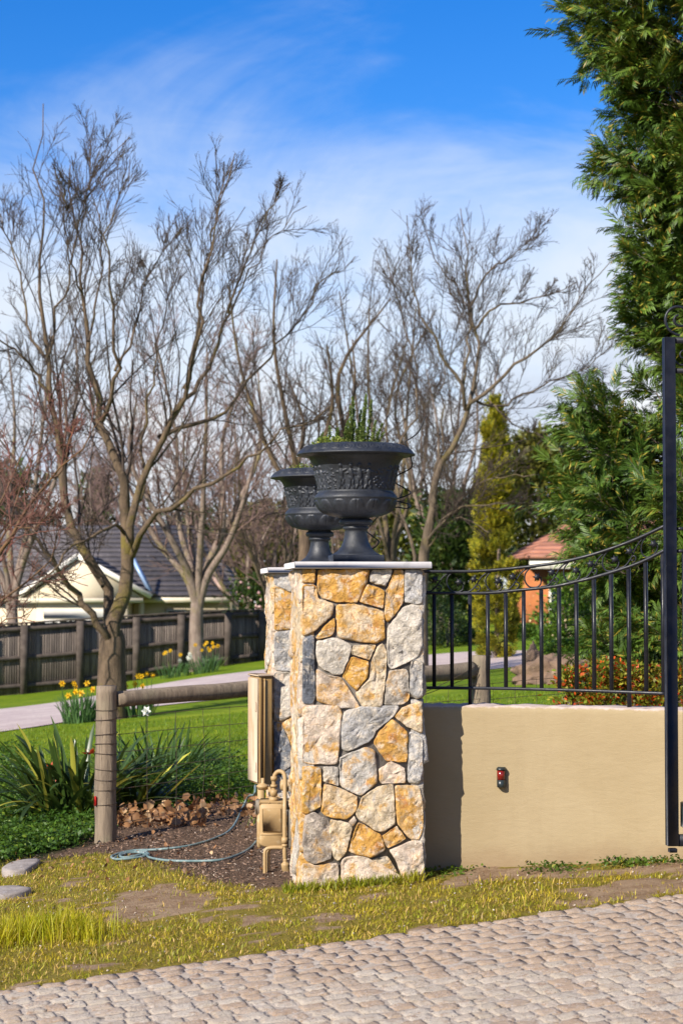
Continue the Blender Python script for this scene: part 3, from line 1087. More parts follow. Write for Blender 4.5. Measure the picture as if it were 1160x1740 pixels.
def ell(u, v, cu, cv, ru, rv, ang=0.0):
    du = (u - cu); dv = v - cv
    c, s = math.cos(ang), math.sin(ang)
    a = (du * c + dv * s) / ru
    b_ = (-du * s + dv * c) / rv
    return np.clip(1 - (a * a + b_ * b_), 0, 1) ** 0.5
URN_SRC = []
def urn(name, cx, cy, cz, label, spin):
    root = empty(name, (cx, cy, cz), PIL_ROT, label, 'urn', 'cast iron urns on the pillars')
    if URN_SRC:                                        # second urn: same castings, turned a little
        for ch in URN_SRC[0].children:
            c = ch.copy()
            COL.objects.link(c)
            c.parent = root
            if not ch.name.startswith('plinth'):
                c.rotation_euler = (0, 0, 1.1)
        return root
    URN_SRC.append(root)
    # square foot
    mb = MB()
    hw = 163 * S_
    mb.box((0, 0, 24 * S_), (2 * hw, 2 * hw, 48 * S_), bev=0.003)
    mb.build('plinth', IRON, root)
    mb = MB()
    mb.lathe(prof([(158, 1134), (156, 1128), (140, 1121), (115, 1103), (96, 1078), (82, 1048), (74, 1015), (70, 985), (70, 970), (80, 966), (83, 958), (80, 950), (76, 946), (84, 942),
                   (100, 938), (107, 928), (108, 917), (102, 906), (90, 900), (86, 893), (90, 884)]), 72)
    mb.build('stem', IRON, root, True)
    n = 420
    a = np.arange(n) / n * 2 * math.pi
    # lower bowl with leaves in relief
    rows = np.array([(60, 892), (108, 890), (140, 887), (170, 880), (197, 869), (220, 853), (238, 834), (250, 813), (257, 793), (261, 780), (265, 774), (266, 766), (262, 757), (256, 748), (250, 741), (242, 734), (238, 728), (238, 720)], float)
    K = 52
    tt = np.linspace(0, len(rows) - 1, K)
    pr = np.stack([np.interp(tt, np.arange(len(rows)), rows[:, 0]), np.interp(tt, np.arange(len(rows)), rows[:, 1])], 1)
    UU = (a[None, :] / (2 * math.pi) * 14 + spin) % 1.0 - 0.5
    VV = (pr[:, 1:2] - 892) / (770 - 892)
    zone = (smooth01((VV - 0.12) / 0.15) * smooth01((0.93 - VV) / 0.1))
    wleaf = 0.44 * np.sin(np.clip(VV, 0, 1) * math.pi * 0.85 + 0.25)
    leaf = np.clip(1 - (abs(UU) / np.maximum(wleaf, 0.02)) ** 2, 0, 1) ** 0.5
    vein = 0.35 * np.cos(abs(UU) * 55 - VV * 22) * leaf
    hgt = zone * (leaf * 9 + vein * 4 - 4 * np.exp(-(UU / 0.03) ** 2))
    R = (pr[:, 0:1] + hgt) * S_
    Z = np.repeat((1180 - pr[:, 1:2]) * S_, n, 1)
    v = np.stack([R * np.cos(a), R * np.sin(a), Z], -1).reshape(-1, 3)
    i = np.arange(n); j = (i + 1) % n
    q = np.concatenate([np.stack([k * n + i, k * n + j, (k + 1) * n + j, (k + 1) * n + i], 1) for k in range(K - 1)])
    link('lower_bowl', mesh_np('lower_bowl', v, q, None, True), root, None, IRON)
    # frieze with small dancing figures and vines in relief
    K = 70
    rows = np.array([(238, 722), (240, 700), (245, 665), (252, 630), (261, 595), (273, 560), (288, 530), (303, 512), (318, 503)], float)
    tt = np.linspace(0, len(rows) - 1, K)
    pr = np.stack([np.interp(tt, np.arange(len(rows)), rows[:, 0]), np.interp(tt, np.arange(len(rows)), rows[:, 1])], 1)
    n2 = 520
    a2 = np.arange(n2) / n2 * 2 * math.pi
    V2 = np.repeat(((722 - pr[:, 1]) / (722 - 540))[:, None], n2, 1)       # 0 foot .. 1 head
    U2 = np.repeat((a2 / (2 * math.pi) * 1650.0)[None, :], K, 0)           # running length in enlargement pixels
    H = np.zeros_like(U2)
    rf = random.Random(17)
    u = 0.0
    fig = 0
    while u < 1590:
        if fig % 5 == 3:                                                   # vine clump
            for _ in range(26):
                H = np.maximum(H, 8 * ell(U2, V2 * 180, u + rf.uniform(0, 85), rf.uniform(8, 140), rf.uniform(5, 10), rf.uniform(4, 9), rf.uniform(0, 3)))
            for _ in range(5):
                H = np.maximum(H, 5 * ell(U2, V2 * 180, u + rf.uniform(10, 75), rf.uniform(30, 120), 3.2, rf.uniform(25, 45), rf.uniform(-.7, .7)))
            u += 100
        else:
            c = u + 28 + rf.uniform(-4, 4)
            ln = rf.uniform(-.3, .3)
            V_ = V2 * 180
            H = np.maximum(H, 12 * ell(U2, V_, c + 8 * ln, 142 + rf.uniform(-6, 6), 12, 14))
            H = np.maximum(H, 13 * ell(U2, V_, c, 98, 17, 32, -ln))
            H = np.maximum(H, 12 * ell(U2, V_, c - 2, 70, 18, 20))
            for sgn in (-1, 1):
                aa = rf.uniform(0.1, 0.65) * sgn
                H = np.maximum(H, 10 * ell(U2, V_, c + sgn * 11, 44, 9, 27, -aa * 0.5))
                H = np.maximum(H, 8 * ell(U2, V_, c + sgn * (14 + 8 * abs(aa)), 15, 6.5, 20, aa * 0.4))
                ar = rf.uniform(-1.3, 1.3)
                H = np.maximum(H, 8 * ell(U2, V_, c + sgn * 22, 110 + 14 * ar * sgn, 20, 6, ar * 0.6))
            u += rf.uniform(56, 68)
        fig += 1
    H = H * smooth01(V2 / 0.05) * smooth01((1.02 - V2) / 0.1)
    R = (pr[:, 0:1] + H) * S_
    Z = np.repeat((1180 - pr[:, 1:2]) * S_, n2, 1)
    aa = a2 + spin * 2.0
    v = np.stack([R * np.cos(aa), R * np.sin(aa), Z], -1).reshape(-1, 3)
    i = np.arange(n2); j = (i + 1) % n2
    q = np.concatenate([np.stack([k * n2 + i, k * n2 + j, (k + 1) * n2 + j, (k + 1) * n2 + i], 1) for k in range(K - 1)])
    link('frieze', mesh_np('frieze', v, q, None, True), root, None, IRON)
    # spreading rim with running scrolls
    rows = np.array([(312, 506), (330, 502), (355, 499), (374, 497), (379, 493), (379, 488), (374, 482), (366, 474), (356, 465), (343, 455), (328, 445), (312, 436), (300, 430), (292, 427), (284, 428), (276, 434), (272, 450), (270, 470)], float)
    K = 60
    tt = np.linspace(0, len(rows) - 1, K)
    pr = np.stack([np.interp(tt, np.arange(len(rows)), rows[:, 0]), np.interp(tt, np.arange(len(rows)), rows[:, 1])], 1)
    VV = np.clip((pr[:, 1:2] - 478) / (432 - 478), -1, 2) * np.ones((1, n2))
    face = (smooth01((tt - 6.6) / 0.6) * smooth01((12.3 - tt) / 0.6))[:, None]
    UU = ((a2[None, :] / (2 * math.pi) * 26) % 1.0 - 0.5) * 2.0 * np.ones((K, 1))
    rad = np.hypot(UU * 1.05, (VV - 0.5) * 2.0)
    ang = np.arctan2((VV - 0.5) * 2.0, UU)
    sp = np.cos((rad * 2.2 + ang / (2 * math.pi)) * 2 * math.pi) * (rad < 1.05)
    hgt = face * (4.0 * np.clip(sp, -0.4, 1))
    nrm_r, nrm_z = 0.5, 0.86
    R = (pr[:, 0:1] + hgt * nrm_r) * S_
    Z = (1180 - pr[:, 1:2] + hgt * nrm_z) * S_
    v = np.stack([R * np.cos(a2), R * np.sin(a2), Z], -1).reshape(-1, 3)
    i = np.arange(n2); j = (i + 1) % n2
    q = np.concatenate([np.stack([k * n2 + i, k * n2 + j, (k + 1) * n2 + j, (k + 1) * n2 + i], 1) for k in range(K - 1)])
    link('rim', mesh_np('rim', v, q, None, True), root, None, IRON)
    mb = MB()
    mb.lathe([(0.0005, (1180 - 452) * S_), (0.10, (1180 - 450) * S_), (272 * S_, (1180 - 453) * S_)], 48)
    mb.build('soil', SOIL, root, True)
    return root
CAPTOP = PIL_H + 0.0335
urn('urn', P1C[0], P1C[1] + 0.0, CAPTOP, 'black cast iron urn with tall rosemary on the front pillar', 0.2)
urn('urn', P2C[0], P2C[1], CAPTOP, 'black cast iron urn behind the front urn, low plant in it', 0.55)

# plants in the urns
leafmat('rosemary_leaf', (0.11, 0.17, 0.035), (0.18, 0.24, 0.06), (0.34, 0.36, 0.12), trans=0.25, island=0.35, scale=10, rough=0.4)
leafmat('cushion_leaf', (0.15, 0.21, 0.025), (0.22, 0.25, 0.04), (0.32, 0.30, 0.07), trans=0.3, island=0.35, scale=12)
TWIG = simple('green_twig', (0.12, 0.10, 0.05), (0.09, 0.08, 0.03), 30, 0.8)
def rosemary(name, stems, label, cx, cy, cz):
    """stems: (dx, dy, height, leanx)"""
    root = empty(name, (cx, cy, cz), 0, label, 'plant')
    Pn, Dn, Sn = [], [], []
    for dx, dy, h, lx in stems:
        K = 9
        t = np.linspace(0, 1, K)
        pts = np.stack([dx + lx * t ** 1.3 + 0.004 * np.sin(5 * t + dx * 90), dy + 0.2 * dy * t, h * t], -1)
        MB().tube(pts, np.linspace(0.0028, 0.0012, K), 5, False).build('stem', TWIG, root, True)
        nn = int(h * 2200)
        tn = RNG.uniform(0.0, 1.0, nn)
        c = np.stack([np.interp(tn, t, pts[:, k]) for k in range(3)], -1)
        az = RNG.uniform(0, 2 * math.pi, nn)
        upw = RNG.uniform(0.35, 1.1, nn) + 0.8 * smooth01((tn - 0.85) / 0.15)
        d = np.stack([np.cos(az), np.sin(az), upw], -1)
        Pn.append(c); Dn.append(d); Sn.append(RNG.uniform(0.012, 0.022, nn) * (1.1 - 0.4 * tn))
    Pn, Dn, Sn = np.concatenate(Pn), np.concatenate(Dn), np.concatenate(Sn)
    tv = np.array([[0, -.08, 0], [.5, -.15, .03], [1, 0, .02], [.5, .15, .03], [0, .08, 0]])
    v, q = scatter(tv, np.array([[0, 1, 3, 4]]), Pn, frames_along(Dn), Sn)
    v2, t2 = scatter(tv, np.array([[1, 2, 3]]), Pn, frames_along(Dn), Sn)
    link('foliage', mesh_np('foliage', v, q, scatter(tv, np.array([[1, 2, 3]]), Pn, rand_frames(1).repeat(len(Pn), 0), Sn)[1]), root, None, MATS['rosemary_leaf'])
    return root
soil_z = CAPTOP + (1180 - 452) * S_
st = [(-0.022, 0.02, 0.245, -0.004), (0.030, 0.01, 0.26, 0.006), (0.045, 0.05, 0.235, 0.018), (0.012, 0.05, 0.19, 0.004), (0.022, -0.01, 0.23, 0.012), (-0.03, 0.0, 0.20, -0.008), (-0.045, 0.0, 0.10, -0.018), (0.055, -0.02, 0.13, 0.03),
      (0.0, -0.02, 0.12, -0.01), (0.07, 0.03, 0.12, 0.05), (-0.03, 0.06, 0.14, -0.02), (0.09, 0.0, 0.075, 0.03), (-0.065, -0.01, 0.07, -0.03), (0.02, -0.04, 0.10, 0.0)]
rosemary('rosemary_plant', st, 'tall upright rosemary growing in the front urn', P1C[0] + 0.01, P1C[1] + 0.03, soil_z)
st = [(-0.145 + 0.022 * i + RNG.uniform(-.006, .006), RNG.uniform(-0.05, 0.05), h, 0.002) for i, h in enumerate([0.05, 0.075, 0.11, 0.06, 0.095, 0.05, 0.115, 0.055, 0.10, 0.06])]
rosemary('rosemary_plant', st, 'short rosemary sprigs at the rim of the front urn', P1C[0] - 0.03, P1C[1] + 0.05, soil_z)
def cushion(name, cx, cy, cz, rx, ry, h, N, label, mat='cushion_leaf', leaf=0.012, cat='plant'):
    az, rr_ = RNG.uniform(0, 2 * math.pi, N), np.sqrt(RNG.uniform(0, 1, N))
    x, y = rx * rr_ * np.cos(az), ry * rr_ * np.sin(az)
    z = h * (1 - rr_ ** 2) ** 0.5 * RNG.uniform(0.3, 1.15, N)
    tv = np.array([[0, 0, 0], [.45, -.28, .1], [1, 0, 0], [.45, .28, .1]])
    d = np.stack([x / rx, y / ry, RNG.uniform(0.1, 1.2, N)], -1) + RNG.normal(0, .5, (N, 3))
    v, q = scatter(tv, np.array([[0, 1, 2, 3]]), np.stack([x, y, z], -1), frames_along(d), RNG.uniform(0.6, 1.3, N) * leaf)
    o = link(name, mesh_np(name, v, q), None, (cx, cy, cz), MATS[mat])
    return prop(o, label, cat)
cushion('creeping_plant', P1C[0] - 0.115, P1C[1] - 0.06, soil_z - 0.01, 0.10, 0.10, 0.055, 900, 'low creeping plant spilling over the rim of the front urn')
cushion('creeping_plant', P1C[0] + 0.11, P1C[1] - 0.02, soil_z - 0.01, 0.085, 0.1, 0.030, 350, 'thin pale creeper beside the tall rosemary in the front urn')
cushion('creeping_plant', P2C[0] - 0.09, P2C[1] - 0.02, soil_z - 0.01, 0.11, 0.12, 0.05, 600, 'low creeping plant in the rear urn')

# thin black drip line curling round the front urn
mb = MB()
BLACKTUBE = simple('black_tube', (0.012, 0.012, 0.013), (0.02, 0.02, 0.02), 30, 0.45)
pts = [P(723, 707, 9.30), P(711, 733, 9.28), P(697, 745, 9.27), P(684, 752, 9.27)]
curl = [P(697, 775, 9.30), P(700, 790, 9.33), P(694, 798, 9.36), P(675, 808, 9.40), P(672, 820, 9.42), P(684, 828, 9.38), P(697, 836, 9.33), P(691, 842, 9.3), P(676, 847, 9.35), P(673, 851, 9.45), P(692, 856, 9.42),
        P(697, 861, 9.36), P(689, 864, 9.34), P(672, 862, 9.36), P(652, 868, 9.42), P(640, 880, 9.46), P(629, 893, 9.46), P(622, 902, 9.46), P(631, 910, 9.42), P(643, 920, 9.38), P(638, 929, 9.36), P(628, 935, 9.40), P(622, 952, 9.47)]
whole = resample(np.array([P(723, 707, 9.30), P(711, 733, 9.28), P(697, 745, 9.27), P(687, 751, 9.27), P(694, 762, 9.27)] + curl), 160)
mb.tube(whole, 0.0032, 6)
prop(mb.build('drip_tube', BLACKTUBE, None, True), 'thin black drip tube curling down beside the front urn', 'tube')

# ------------------------------------------------------------------ rendered wall
m, nt, b = nodes_of('render_coat')
T = NT(nt); pos = T.pos()
col = T.mix(T.ramp(T.noise(pos, 2.0, 6, 0.6, 0.3), 0.3, 0.7), (0.335, 0.262, 0.155), (0.30, 0.23, 0.13))
col = T.mix(T.math('MULTIPLY', T.ramp(T.noise(pos, 16, 8, 0.72, 0, (1, 1, 3)), 0.5, 0.75), 0.35), col, (0.255, 0.19, 0.105))
col = T.mix(T.math('MULTIPLY', T.ramp(T.noise(pos, 7, 9, 0.7, 1.2), 0.68, 0.74), 0.6), col, (0.60, 0.52, 0.38))
sx = T.new('ShaderNodeSeparateXYZ'); T.link(pos, sx.inputs[0])
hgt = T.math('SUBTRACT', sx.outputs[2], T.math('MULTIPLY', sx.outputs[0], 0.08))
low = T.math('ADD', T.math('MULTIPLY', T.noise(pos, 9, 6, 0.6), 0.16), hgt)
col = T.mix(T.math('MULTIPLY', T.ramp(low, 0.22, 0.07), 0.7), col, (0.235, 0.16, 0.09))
col = T.mix(T.math('MULTIPLY', T.ramp(T.noise(pos, 9, 7, 0.7, 0.0, (1, 1, 0.12)), 0.52, 0.72), 0.22), col, (0.24, 0.18, 0.10))
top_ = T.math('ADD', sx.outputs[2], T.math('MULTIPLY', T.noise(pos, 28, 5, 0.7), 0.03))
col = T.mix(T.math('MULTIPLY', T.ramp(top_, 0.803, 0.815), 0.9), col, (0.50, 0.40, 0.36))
T.link(col, b.inputs['Base Color'])
b.inputs['Roughness'].default_value = 0.9
b.inputs['Specular IOR Level'].default_value = 0.15
nn = T.bump(T.noise(pos, 10, 8, 0.7, 0.4, (1, 1, 3.0)), 0.20, 0.02)
T.link(T.bump(T.noise(pos, 220, 4, 0.7), 0.25, 0.003, nn), b.inputs['Normal'])
RENDER = m
WALLTOP = 0.80
wx = np.linspace(0.20, 2.75, 150)
def wall_y(x):
    return 9.285 - 0.10 * (x - 0.33) - 0.165 * np.maximum(0, x - 0.33) ** 2
wy = wall_y(wx)
dyx = np.gradient(wy, wx)
nl = np.stack([dyx, -np.ones_like(dyx)], -1) / np.sqrt(1 + dyx ** 2)[:, None]   # towards camera
TH = 0.22
rows_ = [(0.0, 0.02), (0.0, 0.25), (0.0, 0.5), (0.0, 0.75), (0.0, 0.965), (0.004, 0.985), (0.012, 0.998), (0.03, 1.0), (TH - 0.03, 1.0), (TH - 0.012, 0.998), (TH, 0.985), (TH, 0.5), (TH, 0.02)]
V = []
for k in range(len(wx)):
    z0 = float(zg(wx[k], wy[k])) - 0.12
    for off, t in rows_:
        jz = 0.007 * mnoise.fractal(Vector((wx[k] * 21, off * 40, 2.2)), 1, 2, 3) if 0.01 < off < TH - 0.01 else 0
        jn = 0.0035 * mnoise.fractal(Vector((wx[k] * 2.2, t * 2.5, 8.1)), 1, 2, 3)
        V.append((wx[k] - nl[k, 0] * (off + jn), wy[k] - nl[k, 1] * (off + jn), z0 + (WALLTOP - z0) * t + jz))
nr = len(rows_)
ii = np.arange(len(wx) - 1)[:, None] * nr + np.arange(nr - 1)[None]
q = np.stack([ii, ii + nr, ii + nr + 1, ii + 1], -1).reshape(-1, 4)
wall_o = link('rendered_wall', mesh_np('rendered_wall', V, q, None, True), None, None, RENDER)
prop(wall_o, 'low curved tan rendered wall between the front pillar and the gate', 'wall')

# gate sensor on the wall
SBLACK = simple('sensor_black', (0.012, 0.014, 0.015), (0.02, 0.03, 0.03), 40, 0.35, spec=0.5)
SRED = simple('sensor_red', (0.20, 0.012, 0.008), (0.12, 0.008, 0.006), 60, 0.2, spec=0.6)
sp_ = P(852.5, 1321, 9.19)
sy = float(wall_y(sp_[0]))
root = empty('gate_sensor', (sp_[0], sy, sp_[2] - 0.048), math.atan(float(np.interp(sp_[0], wx, dyx))), 'small black and red gate sensor on the tan wall', 'sensor')
MB().box((0, -0.008, 0.047), (0.040, 0.020, 0.094), bev=0.004).build('back_plate', SBLACK, root)
mb = MB()
for z0, z1 in ((0.002, 0.036),):
    mb.lathe([(0.0001, z0), (0.017, z0), (0.0195, z0 + 0.003), (0.0195, z1), (0.0001, z1)], 24, (0, -0.019, 0))
mb.build('lower_housing', SBLACK, root)
MB().lathe([(0.0001, 0.0365), (0.0185, 0.0365), (0.0185, 0.081), (0.0001, 0.081)], 24, (0, -0.019, 0)).build('red_lens', SRED, root)
MB().lathe([(0.0001, 0.0815), (0.022, 0.0815), (0.0225, 0.085), (0.020, 0.091), (0.0001, 0.092)], 24, (0, -0.019, 0)).build('lid', SBLACK, root)

# ------------------------------------------------------------------ iron fence on the wall
m, nt, b = nodes_of('black_paint')
T = NT(nt); pos = T.pos()
col = T.mix(T.ramp(T.noise(pos, 6, 6, 0.6), 0.35, 0.65), (0.006, 0.0065, 0.009), (0.013, 0.014, 0.020))
col = T.mix(T.ramp(T.noise(pos, 45, 7, 0.75), 0.66, 0.74), col, (0.10, 0.10, 0.11))
T.link(col, b.inputs['Base Color'])
T.link(T.ramp(T.noise(pos, 30, 5, 0.6), 0.3, 0.7, 0.32, 0.55), b.inputs['Roughness'])
b.inputs['Specular IOR Level'].default_value = 0.38
T.link(T.bump(T.noise(pos, 90, 5, 0.7), 0.2, 0.003), b.inputs['Normal'])
PAINT = m
def fy(x):
    return wall_y(x) + 0.09
def FPt(px, py):
    """pixel to a point in the fence's curved plane"""
    Y = 9.3
    for _ in range(8):
        p = P(px, py, Y)
        Y = float(fy(p[0]))
    return P(px, py, Y)
fence = empty('iron_fence', tuple(FPt(760, 1170)), 0, 'black wrought iron fence panel with scrolled band above the tan wall', 'fence')
fl = np.array(fence.location)
def flat_bar(pts, w, h):
    """rectangular bar swept along pts: w across, h tall"""
    pts = np.asarray(pts, float)
    tan = np.gradient(pts, axis=0)
    tan /= np.linalg.norm(tan, axis=1, keepdims=True)
    side = np.cross(tan, (0, 0, 1.0)); side /= np.linalg.norm(side, axis=1, keepdims=True) + 1e-9
    up = np.cross(side, tan)
    V = []
    for a_, b_ in ((-1, -1), (1, -1), (1, 1), (-1, 1)):
        V.append(pts + side * (a_ * w / 2) + up * (b_ * h / 2))
    V = np.stack(V, 1).reshape(-1, 3)
    K = len(pts)
    i = np.arange(4); j = (i + 1) % 4
    q = np.concatenate([np.stack([k * 4 + i, k * 4 + j, k * 4 + 4 + j, k * 4 + 4 + i], 1) for k in range(K - 1)] + [np.array([[3, 2, 1, 0], [K * 4 - 4, K * 4 - 3, K * 4 - 2, K * 4 - 1]])])
    return V, q
def fpart(v, q, name, parent=fence, smooth=False):
    return link(name, mesh_np(name, np.asarray(v) - fl, q, None, smooth), parent, None, PAINT)
TOPR = [(715, 971), (760, 971), (810, 970.5), (858, 967), (905, 962), (954, 955), (1000, 944), (1041, 931), (1085, 914), (1132, 892)]
MIDR = [(715, 1007.5), (760, 1008), (831, 1007.5), (880, 1003), (938, 997), (985, 987), (1009, 981), (1065, 964), (1100, 950), (1132, 933)]
BOTR = [(715, 1168.5), (860, 1170), (1009, 1174), (1132, 1178.5)]
def rail(px_pts, K=48):
    return resample(np.array([FPt(x, y) for x, y in px_pts]), K)
top_c, mid_c, bot_c = rail(TOPR), rail(MIDR), rail(BOTR)
for c, nme in ((top_c, 'top_rail'), (mid_c, 'band_rail'), (bot_c, 'bottom_rail')):
    v, q = flat_bar(c, 0.020 if nme != 'bottom_rail' else 0.016, 0.014)
    fpart(v, q, nme)
def at_px(c, px):
    pxs = 580 + FPX * c[:, 0] / c[:, 1] * 1.0
    return np.array([np.interp(px, pxs, c[:, k]) for k in range(3)])
BARS = [736.9, 767, 797.5, 827.7, 858.2, 888.7, 918.5, 948.6, 978, 1007.7, 1037, 1066.8, 1095.7, 1125]
for k, bp in enumerate(BARS):
    a_, b_ = at_px(mid_c, bp), at_px(bot_c, bp)
    zlow = b_[2] + 0.004
    if k in (2, 11):
        zlow = WALLTOP - 0.01
    mb = MB()
    mb.box((a_[0], a_[1], (a_[2] + zlow) / 2 - 0.003), (0.0165, 0.0165, a_[2] - zlow - 0.008), rz=math.atan(float(np.interp(a_[0], wx, dyx))))
    v, q, t = mb.arrays()
    fpart(v, q, 'bar')
# scrollwork between the top and band rails
def band(s, t):
    """s in pixels along, t 0 band rail .. 1 top rail"""
    a_, b_ = at_px(mid_c, s), at_px(top_c, s)
    return a_ + (b_ - a_) * t
def band_curve(st, K=44):
    pts = np.array([band(s, t) for s, t in st])
    return resample(pts, K)
def spiral(c, t0, r0, turns, a0, sgn):
    out = []
    for k in range(26):
        f = k / 25
        rr_ = r0 * (1 - 0.82 * f)
        a_ = a0 + sgn * turns * 2 * math.pi * f
        out.append((c + rr_ * 36 * math.cos(a_), t0 + rr_ * math.sin(a_)))
    return out
LEAF_T = []
mod = 0
s0 = 722.0
while s0 < 1118:
    W_ = 66.0
    # rising S from the band rail with a small curl at its foot
    st_ = list(reversed(spiral(s0 + 22, 0.26, 0.17, 1.2, -math.pi / 2, 1)))
    c1 = band_curve(st_, 40)
    v, q = tubes(c1[None], np.full((1, 40), 0.0032), 6)
    fpart(v, q, 'small_curl', smooth=True)
    if s0 + 60 < 1128:
        c2 = band_curve([(s0 - 2, 0.06), (s0 + 10, 0.10), (s0 + 20, 0.36), (s0 + 30, 0.74), (s0 + 42, 0.93), (s0 + 56, 0.95)], 34)
        v, q = tubes(c2[None], np.full((1, 34), 0.0040), 6)
        fpart(v, q, 'scroll', smooth=True)
        c3 = band_curve([(s0 + 46, 0.95), (s0 + 38, 0.72), (s0 + 37, 0.40), (s0 + 44, 0.12), (s0 + 55, 0.06), (s0 + 63, 0.16), (s0 + 64, 0.38), (s0 + 60, 0.5)], 40)
        v, q = tubes(c3[None], np.full((1, 40), 0.0036), 6)
        fpart(v, q, 'scroll', smooth=True)
    for ls, lt in ((s0 + 16, 0.62), (s0 + 57, 0.50)):
        if ls < 1124:
            p = band(ls, lt)
            tv = []
            # three-lobed leaf, folded along its rib
            lob = [(0, -1, 0), (0.28, -0.45, .15), (0.95, -0.62, .05), (0.55, 0.0, .2), (0.9, 0.62, .05), (0.30, 0.45, .15), (0, 1.05, .02), (-0.30, 0.45, .15), (-0.9, 0.62, .05), (-0.55, 0, .2), (-0.95, -0.62, .05), (-0.28, -0.45, .15)]
            rot = RNG.uniform(-.5, .5)
            R2 = np.array([[math.cos(rot), -math.sin(rot)], [math.sin(rot), math.cos(rot)]])
            vv = []
            for (a_, b_, d_) in lob:
                xy = R2 @ np.array([a_, b_])
                vv.append(p + np.array([xy[0] * 0.021, -0.014 - d_ * 0.012, xy[1] * 0.021]))
            vv.append(p + np.array([0, -0.022, 0]))
            nl_ = len(vv)
            vv = np.array(vv)
            back = vv + np.array([0, 0.004, 0])
            tri = [[12, i, (i + 1) % 12] for i in range(12)]
            tri += [[12 + nl_, (i + 1) % 12 + nl_, i + nl_] for i in range(12)]
            qd = [[i, i + nl_, (i + 1) % 12 + nl_, (i + 1) % 12] for i in range(12)]
            me = mesh_np('iron_leaf', np.vstack([vv, back]) - fl, qd, tri, False)
            link('iron_leaf', me, fence, None, PAINT)
    s0 += W_
    mod += 1

# ------------------------------------------------------------------ gate leaf
GY_ = 8.70
def GT(px, py, Y=GY_):
    return P(px, py, Y)
g0 = GT(1141, 1440)
gate = empty('iron_gate', (g0[0], GY_, g0[2]), math.radians(6), 'tall black iron gate leaf with scrolls in front of the tan wall', 'gate')
sc_ = GY_ / FPX
def gx(px): return (px - 1141) * sc_
def gz(py): return (1440 - py) * sc_
MB().box((0, 0, (gz(575) + gz(1437)) / 2), (0.048, 0.048, gz(575) - gz(1437)), bev=0.002).build('stile', PAINT, gate)
MB().box((0.002, 0, -0.012), (0.034, 0.034, 0.018), bev=0.002).build('foot_pin', PAINT, gate)
GW = 1.05
MB().box((GW + 0.0, 0, (gz(575) + gz(1470)) / 2), (0.048, 0.048, gz(575) - gz(1470)), bev=0.002).build('stile', PAINT, gate)
def grail(y0, h, d, name):
    MB().box((GW / 2, 0, gz(y0)), (GW - 0.050, d, h)).build(name, PAINT, gate)
grail(580, 0.024, 0.030, 'top_rail'); grail(632, 0.020, 0.028, 'crest_rail'); grail(1428, 0.05, 0.034, 'bottom_rail')
def gcurve(zfun, name, K=30):
    xs_ = np.linspace(0.02, GW - 0.02, K)
    pts = np.stack([xs_, np.zeros(K), zfun(xs_)], -1)
    v, q = flat_bar(pts, 0.022, 0.015)
    link(name, mesh_np(name, v, q), gate, None, PAINT)
gcurve(lambda x: gz(902) + 0.55 * (1 - np.cos(np.minimum(x / GW, 1) * math.pi)) * 0.28, 'curved_rail')
gcurve(lambda x: gz(940) + 0.55 * (1 - np.cos(np.minimum(x / GW, 1) * math.pi)) * 0.28, 'curved_rail')
for k in range(1, 12):
    x = 0.012 + k * 0.083
    if x > GW - 0.04:
        break
    zt = gz(940) + 0.55 * (1 - math.cos(x / GW * math.pi)) * 0.28
    MB().box((x - 0.033, 0, (gz(1421) + zt) / 2), (0.016, 0.016, zt - gz(1421) - 0.014)).build('bar', PAINT, gate)
def gspiral(cx, cz, r0, a0, sgn, turns, name='scroll', rad=0.006):
    pts = []
    for k in range(46):
        f = k / 45
        rr_ = r0 * (1 - 0.8 * f)
        a_ = a0 + sgn * turns * 2 * math.pi * f
        pts.append((cx + rr_ * math.cos(a_), 0, cz + rr_ * math.sin(a_)))
    v, q = tubes(np.array(pts)[None], np.full((1, 46), rad), 8)
    link(name, mesh_np(name, v, q, None, True), gate, None, PAINT)
for k in range(4):
    gspiral(gx(1160) + 0.22 * k, gz(573) + 0.079, 0.073, -math.pi / 2, -1, 1.45)
for k in range(9):
    gspiral(gx(1167) + 0.108 * k, gz(606), 0.048, math.pi, 1, 1.2, 'scroll', 0.004)
MB().box((gx(1172), -0.004, gz(1385)), (0.075, 0.05, 0.11), bev=0.004).build('lock_box', SBLACK, gate)

# ------------------------------------------------------------------ gas meter
BEIGE = simple('meter_paint', (0.40, 0.27, 0.13), (0.35, 0.23, 0.105), 9, 0.5, 0.15, 70, 0.004, spec=0.35, c3=(0.46, 0.35, 0.20), scale3=22)
GREYM = simple('meter_grey', (0.30, 0.27, 0.22), (0.22, 0.19, 0.15), 12, 0.55)
MY = 9.72
msc = MY / FPX
mo = P(466, 1490, MY)
meter = empty('gas_meter', (mo[0], MY, float(zg(mo[0], MY))), 0, 'beige painted gas meter with looped pipes standing in mulch behind the front pillar', 'gas meter')
mzero = float(zg(mo[0], MY))
def mx_(px): return (px - 466) * msc
def mz_(py): return P(466, py, MY)[2] - mzero
def c_(x, y):                 # enlargement coordinates -> pixels
    return 400 + x / 4.35, 1120 + y / 4.35
def ML(x, y, d=0.0):
    px, py = c_(x, y)
    return np.array([mx_(px), d, mz_(py)])
